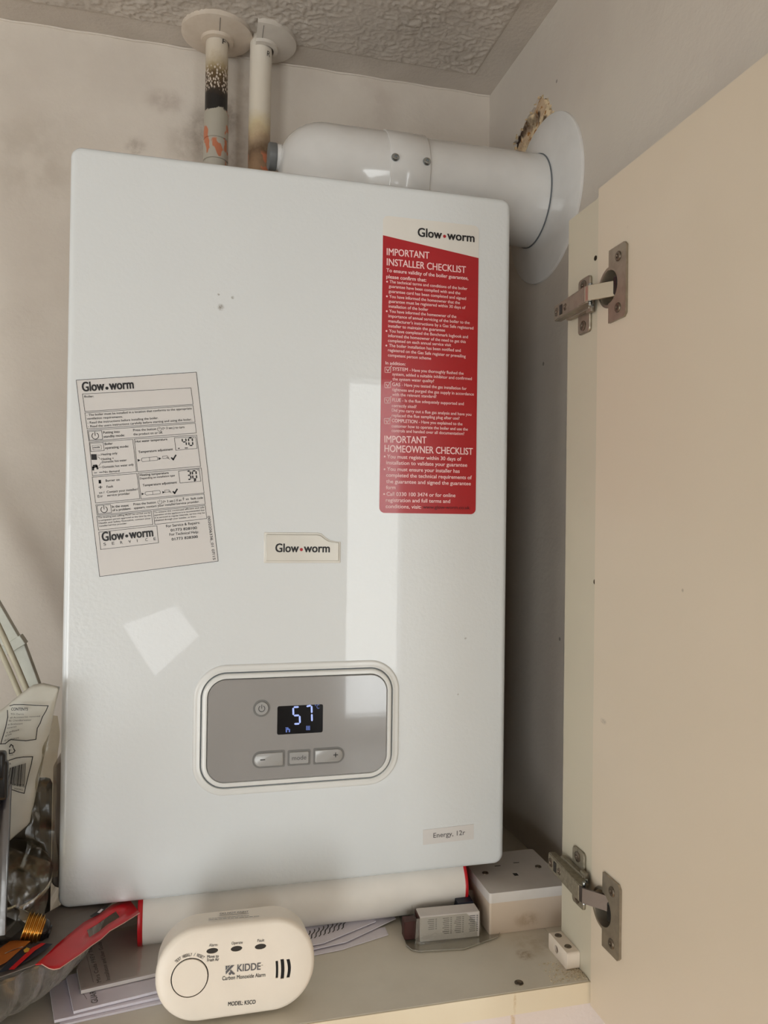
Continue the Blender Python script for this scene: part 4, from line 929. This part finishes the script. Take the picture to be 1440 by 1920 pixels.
bm = B(); box(bm, 0, Wd, 0, .017, 0, H_, .0006, 1, M); pb = part('printed_box', bm, m_paper2, bp, 'white box printed with small tables')
bm = B(); nF = -vv
for cgi, (cu, cw) in enumerate(((.17, .22), (.42, .22), (.62, .22), (.86, .22))):
    for rw in range(9):
        zc_ = H_ * (.86 - rw * .075); 
        if cgi == 0 and rw > 5: continue
        p0 = fA + uu * (Wd * cu - random.uniform(.10, .42) * cw * Wd * .5) ; p0.z = ZS + .0015 + zc_; p1 = fA + uu * (Wd * (cu + .06)); p1.z = p0.z
        ribbon(bm, [p0, p1], .0007, nF, .0002); p2 = fA + uu * (Wd * (cu + .09)); p2.z = p0.z; ribbon(bm, [p2, p2 + uu * .0008], .0008, nF, .0002)
part('printed_table', bm, m_gprint, pb)
bm = B(); box(bm, -.0012, .0, .0005, .0165, .0005, H_ - .001, 0, 1, M); box(bm, -.014, -.0012, .004, .016, .001, .018, .0006, 1, M); part('dark_insert', bm, plain('maroon_card', (70, 34, 30), .5), bp, 'dark maroon insert')
bm = B(); box(bm, Wd * .72, Wd * .99, .0175, .045, .004, H_ + .001, .0004, 1, M); part('striped_card', bm, m_navy, bp)

# ------------------------------------------------------------------ cut glass bowl and what it holds
BC = Vector((-.086, .006, ZS)); RT, RB, BZ = .123, .076, .0552
NB = 240
def flute(i, h):
    k = i / NB * 2 * math.pi * 40; return 1 + .030 * (1 - abs(math.sin(k / 2)) ** .7 * 1.6) * (1 if h < BZ - .006 else .35)
bm = B()
prof = [(.0001, .0002), (RB - .01, .0002), (RB, .0015)] + [(RB + (RT - RB) * math.sin(t_ * math.pi / 2) ** 1.0, .0015 + (BZ - .002) * t_ ** 1.25) for t_ in [i / 8 for i in range(1, 9)]]
prof += [(RT - .002, BZ + .0008), (RT - .0045, BZ - .0005)] + [(RB - .003 + (RT - .002 - RB) * math.sin(t_ * math.pi / 2), .0055 + (BZ - .007) * t_ ** 1.25) for t_ in [i / 6 for i in range(5, 0, -1)]] + [(RB - .012, .0050), (.0001, .0050)]
lathe(bm, prof, BC, (0, 0, 1), NB, mod=flute)
o = part('glass_bowl', bm, m_glass, smooth=25); tagt(o, 'fluted clear glass bowl in the lower left corner, full of packets', 'bowl')
# blister card with red header lying across the rim
cd_ = thing('bulb_blister_card', 'light bulb blister card with a red slotted header hanging over the glass bowl', 'packaging', (.0, -.04, -.012))
def cp_(x, y):   # the card tilts down to the right so it slides under the boiler
    s = min(1, max(0, (x - 60) / 200)); v = at(x, y, 'Z', .0046 - .0086 * s); return v
low = [(66, 1809), (78, 1808), (92, 1816), (101, 1818), (112, 1816), (128, 1805), (150, 1790), (172, 1773), (190, 1761), (206, 1746), (232, 1731), (262, 1712)]
upp = [(70, 1806), (80, 1797), (92, 1786), (106, 1772), (120, 1760), (130, 1752), (143, 1741), (158, 1729), (176, 1720), (192, 1710), (210, 1697), (240, 1684)]
bm = B(); vl = [[bm.verts.new(cp_(a[0] + (b[0] - a[0]) * k / 6, a[1] + (b[1] - a[1]) * k / 6)) for k in range(7)] for a, b in zip(low, upp)]
hole_c = set()
for i in range(11):
    for k in range(6):
        if i in (7, 8, 9) and k in (2, 3): continue
        bm.faces.new((vl[i][k], vl[i + 1][k], vl[i + 1][k + 1], vl[i][k + 1]))
o = part('red_header', bm, m_redcard, cd_, 'glossy red header with a long slot', smooth=180); solid(o, .0006)
bm = B(); tube(bm, [cp_(*p) + Vector((0, -.0002, .0002)) for p in low[1:]], .0003, 5); part('card_edge', bm, m_cardedge, cd_)
bk = [(-30, 1838), (60, 1806), (75, 1800), (128, 1748), (200, 1698), (215, 1684), (120, 1690), (-30, 1772)]
bm = B(); f = [cp_(*p) - Vector((0, 0, .002)) for p in bk]; bm.faces.new([bm.verts.new(p) for p in f]); o = part('grey_backing', bm, plain('grey_card_back', (120, 112, 106), .4), cd_); solid(o, .0005)
def pol(name, pts, mt, dz, par=cd_):
    bm = B(); bm.faces.new([bm.verts.new(cp_(*p) + Vector((0, 0, dz))) for p in pts]); return part(name, bm, mt, par)
pol('navy_panel', [(-30, 1834), (0, 1822), (36, 1783), (66, 1769), (99, 1771), (76, 1789), (52, 1804), (14, 1821)], m_navy, .0006)
pol('red_stripe', [(16, 1820), (60, 1779), (78, 1770), (86, 1771), (66, 1784), (26, 1820)], m_redcard, .0009)
pol('orange_panel', [(-30, 1828), (-30, 1786), (0, 1780), (20, 1765), (58, 1766), (38, 1783), (12, 1806)], m_orange, .0008)
bm = B(); [ribbon(bm, [cp_(10 + i * 5, 1790 - i * 2) + Vector((0, 0, .0012)), cp_(24 + i * 6, 1784 - i * 2) + Vector((0, 0, .0012))], .0008, UP) for i in range(4)]; part('pale_lines', bm, m_paper2, cd_)
pol('yellow_badge', [(44, 1784), (50, 1779), (56, 1781), (53, 1787), (46, 1789)], plain('yellow_print', (214, 168, 60), .4), .0011)
pol('black_mark', [(168, 1720), (186, 1708), (197, 1702), (204, 1700), (186, 1716), (172, 1722)], m_black, .0010)
pol('white_mark', [(182, 1714), (190, 1707), (194, 1708), (187, 1715)], m_paper, .0014)
# screw-cap lamp lying in its clear shell
d0 = at(46, 1738, 'Y', -.045); d1 = at(86, 1745, 'Y', -.045); dv = (d1 - d0).normalized()
lb = thing('light_bulb', 'screw-cap light bulb with brass thread lying in the glass bowl', 'light bulb', d0)
bm = B(); pr = []
for i in range(40):
    h = .0145 * i / 39; pr.append((.0108 + .0009 * math.sin(h / .0029 * 6.283) - (.002 * max(0, (h - .0115) / .003)), h))
lathe(bm, pr, d0, dv, 32, True, False); part('screw_cap', bm, m_brass, lb, smooth=180)
bm = B(); lathe(bm, [(.0088, .0145), (.0080, .017), (.0050, .019), (.0046, .0205), (.0001, .021)], d0, dv, 28); part('cap_insulator', bm, m_pvc, lb, 'black glass tip of the cap', smooth=40)
bm = B(); lathe(bm, [(.0106, .0), (.012, -.006), (.015, -.014), (.0165, -.022), (.015, -.030), (.009, -.037), (.0001, -.039)], d0, dv, 36); part('bulb_glass', bm, m_bulb, lb, smooth=180)
# silvered reflector lamp
rc = at(5, 1648, 'Y', .0); rl = thing('reflector_lamp', 'large silvered reflector lamp in clear wrapping above the brass screw cap', 'light bulb', rc)
bm = B(); ax = Vector((.12, -.35, 1)).normalized()
lathe(bm, [(.0001, .0245), (.012, .0238), (.024, .0205), (.033, .0145), (.0385, .0075), (.0395, .003), (.0385, .0), (.036, -.006), (.030, -.020), (.024, -.028), (.016, -.033), (.0001, -.034)], rc, ax, 48); part('lamp_dome', bm, m_chrome, rl, smooth=180)
bm = B(); lathe(bm, [(.0385, -.0015), (.0400, -.0008), (.0405, .0015), (.0400, .0038), (.0385, .0045)], rc, ax, 48); part('lamp_rim', bm, plain('steel_rim', (186, 180, 166), .25, .8), rl, smooth=60)
# crumpled clear bags
def crumple(name, corners, Y, amp, label, seed, mt=m_bag, nu=44, nv=44):
    A, Bq, Cc, D = [at(x, y, 'Y', Y) for x, y in corners]
    def f(u, v):
        p = A * (1 - u) * (1 - v) + Bq * u * (1 - v) + Cc * u * v + D * (1 - u) * v; s = Vector((seed, seed * 2, 0))
        k = 1 - abs(mnoise.noise(p * 38 + s)) * 2.4; k2 = 1 - abs(mnoise.noise(p * 85 + s)) * 2
        e = 4 * u * (1 - u); return p + Vector((.004 * mnoise.noise(p * 40), -amp * (k + .35 * k2) - amp * e, .004 * mnoise.noise(p * 33 + s)))
    o = part(name, grid_sheet(f, nu, nv), mt, smooth=50); return tagt(o, label, 'bag')
crumple('clear_bag', [(-30, 1715), (88, 1722), (92, 1610), (-30, 1560)], -.040, .0030, 'crumpled clear plastic wrapping around the silvered lamp', 3)
crumple('clear_bag', [(40, 1640), (106, 1640), (109, 1340), (75, 1330)], -.012, .004, 'dull clear bag squeezed between printed white bag and boiler', 9)
# dark box added so the background behind the lamp goes near black
bm = B(); a = at(-10, 1760, 'Y', .035); b = at(104, 1560, 'Y', .035); box(bm, -.115, -.014, .03, .058, ZS + .028, .100, .006, 2)
tagt(part('dark_filler_box', bm, plain('dark_filler_box', (74, 66, 54), .8, var=.25, nscale=30)), 'dark brown box added to darken the background behind the silvered lamp, left of the boiler', 'box')

# white printed bag
YBG = -.016
bag_px_l = [(-30, 1300), (-30, 1340), (-30, 1400), (-30, 1470), (-30, 1540), (-30, 1600)]
def bagf(u, v, side):
    # right hand outline, top to bottom
    R = [(112, 1285), (102, 1330), (94, 1372), (80, 1430), (66, 1497), (55, 1545), (14, 1580)]
    t2 = v * 6; i = min(5, int(t2)); f = t2 - i; rx = R[i][0] + (R[i + 1][0] - R[i][0]) * f; ry = R[i][1] + (R[i + 1][1] - R[i][1]) * f
    Lx = -40; ly = 1350 + 240 * v
    x = Lx + (rx - Lx) * u
    top = ly + (ry - ly) * u
    if v < .5:  # sloping shoulder of the bag
        sh = np.interp(x, [-40, 0, 14, 25, 45, 62, 80, 112], [1345, 1332, 1322, 1312, 1296, 1284, 1281, 1288]); top = top + (sh - (1350 + (1285 - 1350) * u)) * (1 - v * 2)
    p = at(x, top, 'Y', YBG); e = max(0, 4 * u * (1 - u)) ** .5 * (4 * v * (1 - v)) ** .4 if 0 < v < 1 else 0
    w = .0022 * mnoise.noise(p * 30) + .0008 * mnoise.noise(p * 90)
    return (p.x, p.y - side * e * .007 + w, p.z)
pbag = thing('printed_bag', 'white polythene bag printed with a contents list, standing left of the boiler', 'bag', tuple(at(20, 1570, 'Y', YBG)))
bm = grid_sheet(lambda u, v: bagf(u, v, 1), 40, 40); bm3 = grid_sheet(lambda u, v: bagf(u, v, -1), 40, 40)
me = bpy.data.meshes.new('tmp'); bm3.to_mesh(me); bm3.free(); bm.from_mesh(me); bpy.data.meshes.remove(me)
bmesh.ops.remove_doubles(bm, verts=bm.verts, dist=2e-5); part('bag_skin', bm, m_bagw, pbag, smooth=180)
z8 = lambda x, y: (x / 9.142, 1290 + y / 9.142)
bm = B(); YPB = YBG - .0095
def R8(pts, w): ribbon(bm, [at(*z8(*p), 'Y', YPB) for p in pts], w, NF)
R8([(170, 305), (240, 285), (400, 283), (600, 297), (825, 305), (790, 390), (725, 500), (690, 600), (640, 690), (615, 880), (440, 905), (190, 885), (150, 905), (90, 955), (0, 960)], .0007)
R8([(128, 385), (132, 500), (95, 680), (15, 950)], .0007); R8([(120, 1260), (170, 1235), (280, 1200), (400, 1182), (560, 1178), (540, 1290), (470, 1560), (415, 1805), (330, 1785), (150, 1725)], .0007)
def T8(s, a, b, c, d, cap, bold=0): text(bm, s, at(*z8(a, b), 'Y', YPB), at(*z8(c, d), 'Y', YPB), cap / 1950, NF, bold, 0)
T8('CONTENTS', 190, 385, 475, 388, 4.6, .02); T8('TO: Derris', 180, 460, 405, 462, 2.6)
for s, a, b, c, d in (('all Accessories removed', 172, 522, 685, 495), ('82 Chandlerwatter', 150, 575, 540, 560), ('an Brotherport', 135, 638, 390, 622), ('covered', 122, 700, 280, 672), ('a unfixed', 112, 775, 325, 730), ('at Live', 95, 835, 200, 795), ('all Cuttlebone', 75, 912, 325, 862)):
    T8(s, a, b, c, d, 2.6, 0)
R8([(165, 1010), (190, 970), (220, 990), (225, 1020)], .0008); R8([(235, 1040), (255, 1075), (235, 1105)], .0008); R8([(215, 1115), (160, 1125), (160, 1060)], .0008); T8('04', 165, 1075, 195, 1072, 2); T8('LDPE', 165, 1165, 230, 1155, 2)
T8('34', 140, 1330, 190, 1310, 3.2)
for i in range(22):
    x = 165 + i * 13; w = random.choice((.0002, .00035, .0006)); R8([(x + 2, 1375 - i * 4), (x - 45 + i * 1.2, 1640 + i * 3)], w)
T8('13303', 195, 1668, 405, 1680, 2.8); T8('Y02KL', 235, 1740, 395, 1762, 2.8)
part('lettering', bm, m_black, pbag)

# ------------------------------------------------------------------ painted trunking and two cables leaning behind
YK = .2
tk = thing('cable_trunking', 'grey white cable trunking leaning in the far left corner', 'trunking', tuple(at(62, 1290, 'Y', YK)))
a, b = at(-35, 1058, 'Y', YK), at(62, 1305, 'Y', YK)
def bar(p, q_, w, dpt, off=0):
    d = (q_ - p).normalized(); s = Vector((0, 1, 0)).cross(d).normalized(); s = s if s.x > 0 else -s; Mx = Matrix(((s.x, 0, d.x, p.x), (s.y, 1, d.y, p.y), (s.z, 0, d.z, p.z), (0, 0, 0, 1)))
    bm = B(); box(bm, -w / 2, w / 2, -dpt / 2, dpt / 2, 0, (q_ - p).length, .0008, 2, Mx); return bm
part('trunking_length', bar(at(-150, 906, 'Y', YK), at(28, 1212, 'Y', YK), .0190, .012), m_trunk, tk)
part('trunking_length', bar(at(30, 1205, 'Y', YK + .002), at(76, 1330, 'Y', YK + .002), .0175, .012), m_trunk, tk)
part('coupler', bar(at(22, 1200, 'Y', YK), at(33, 1216, 'Y', YK), .0225, .016), m_trunk, tk)
for i, (p0, p1, r, lb) in enumerate((((-80, 1027), (58, 1312), .0030, 'cream cable running down beside the trunking'), ((-80, 1070), (42, 1315), .0028, 'leftmost cream cable dropping into the clutter'))):
    A = at(*p0, 'Y', .16); Z = at(*p1, 'Y', .12); bm = B(); tube(bm, [A.lerp(Z, k / 10) + Vector((.003 * math.sin(k / 10 * 3.14), 0, 0)) for k in range(11)], r, 10)
    tagt(part('cable', bm, m_cable, smooth=60), lb, 'cable')
# smoky tub and black clip at the picture's left edge
tubo = thing('plastic_tub', 'smoky clear plastic tub cut off by the left edge', 'tub', (-.12, -.09, -.012))
tr_, br_ = at(15, 1480, 'Y', -.09), at(5, 1760, 'Y', -.09)
bm = B(); X0 = tr_.x - .09
loft(bm, [[(X0 + .008, -.09, br_.z), (br_.x, -.09, br_.z), (br_.x, -.075, br_.z), (X0 + .008, -.075, br_.z)], [(X0, -.092, tr_.z), (tr_.x, -.092, tr_.z), (tr_.x, -.073, tr_.z), (X0, -.073, tr_.z)]], None, True, False)
bmesh.ops.bevel(bm, geom=[e for e in bm.edges if abs(e.verts[0].co.z - e.verts[1].co.z) > .05], offset=.006, segments=4, affect='EDGES'); o = part('tub_body', bm, m_tub, tubo, smooth=60); solid(o, .0012)
c = at(0, 1445, 'Y', -.09)
bm = B(); e = at(14, 1412, 'Y', -.09); box(bm, X0 + .03, e.x - .0006, -.095, -.085, at(0, 1462, 'Y', -.09).z, at(0, 1408, 'Y', -.09).z, .003, 3)
box(bm, X0 + .04, e.x + .001, -.094, -.086, at(0, 1500, 'Y', -.09).z, at(0, 1425, 'Y', -.09).z, .003, 3); part('lid_clip', bm, m_pvc, tubo, 'black clip on the tub', smooth=40)

# ------------------------------------------------------------------ kitchen behind the camera (seen only in reflections)
bm = B(); box(bm, .55, XFAR - .004, YFRONT + .004, YFRONT + .6, ZF, -.56, .004); tagt(part('kitchen_counter', bm, m_worktop), 'grey kitchen counter under the narrow window behind the viewer', 'counter')
def refl(px, py, yw):   # where the boiler front mirrors this spot to, on the plane y = yw
    p = at(px, py, 'Y', 0); d = ray(px, py); d = Vector((d[0], -d[1], d[2])); return p + d * (yw / d.y)
patch_quad = [refl(230, 1172, -2.2), refl(290, 1268, -2.2), refl(372, 1192, -2.2), refl(330, 1136, -2.2)]  # added glowing panel, shaped to mirror as a bright patch on the boiler
t = NT('emitter_glow'); t.done((.02, .02, .02, 1), .3); t.b.inputs['Emission Color'].default_value = (1, 1, 1, 1); t.b.inputs['Emission Strength'].default_value = 4.5
bm = B(); prism(bm, [(p.x, p.z) for p in patch_quad], lambda a, b, d: (a, -2.2 + d, b), -.01, 0); tb2 = tagt(part('added_emitter', bm, t.m), 'lit tablet added behind the viewer for the bright patch mirrored in the boiler', 'emitter')
bm = B(); c = sum(patch_quad, Vector()) / 4; tube(bm, [(c.x, -2.24, ZF), (c.x, -2.24, c.z - .05), (c.x, -2.211, c.z)], .012, 10); lathe(bm, [(.14, 0), (.14, .02), (.02, .03)], (c.x, -2.24, ZF), (0, 0, 1), 24, True, True); part('stand', bm, m_pvc, tb2, smooth=40)
bpy.data.objects.remove(_fo); bpy.data.curves.remove(_fc)
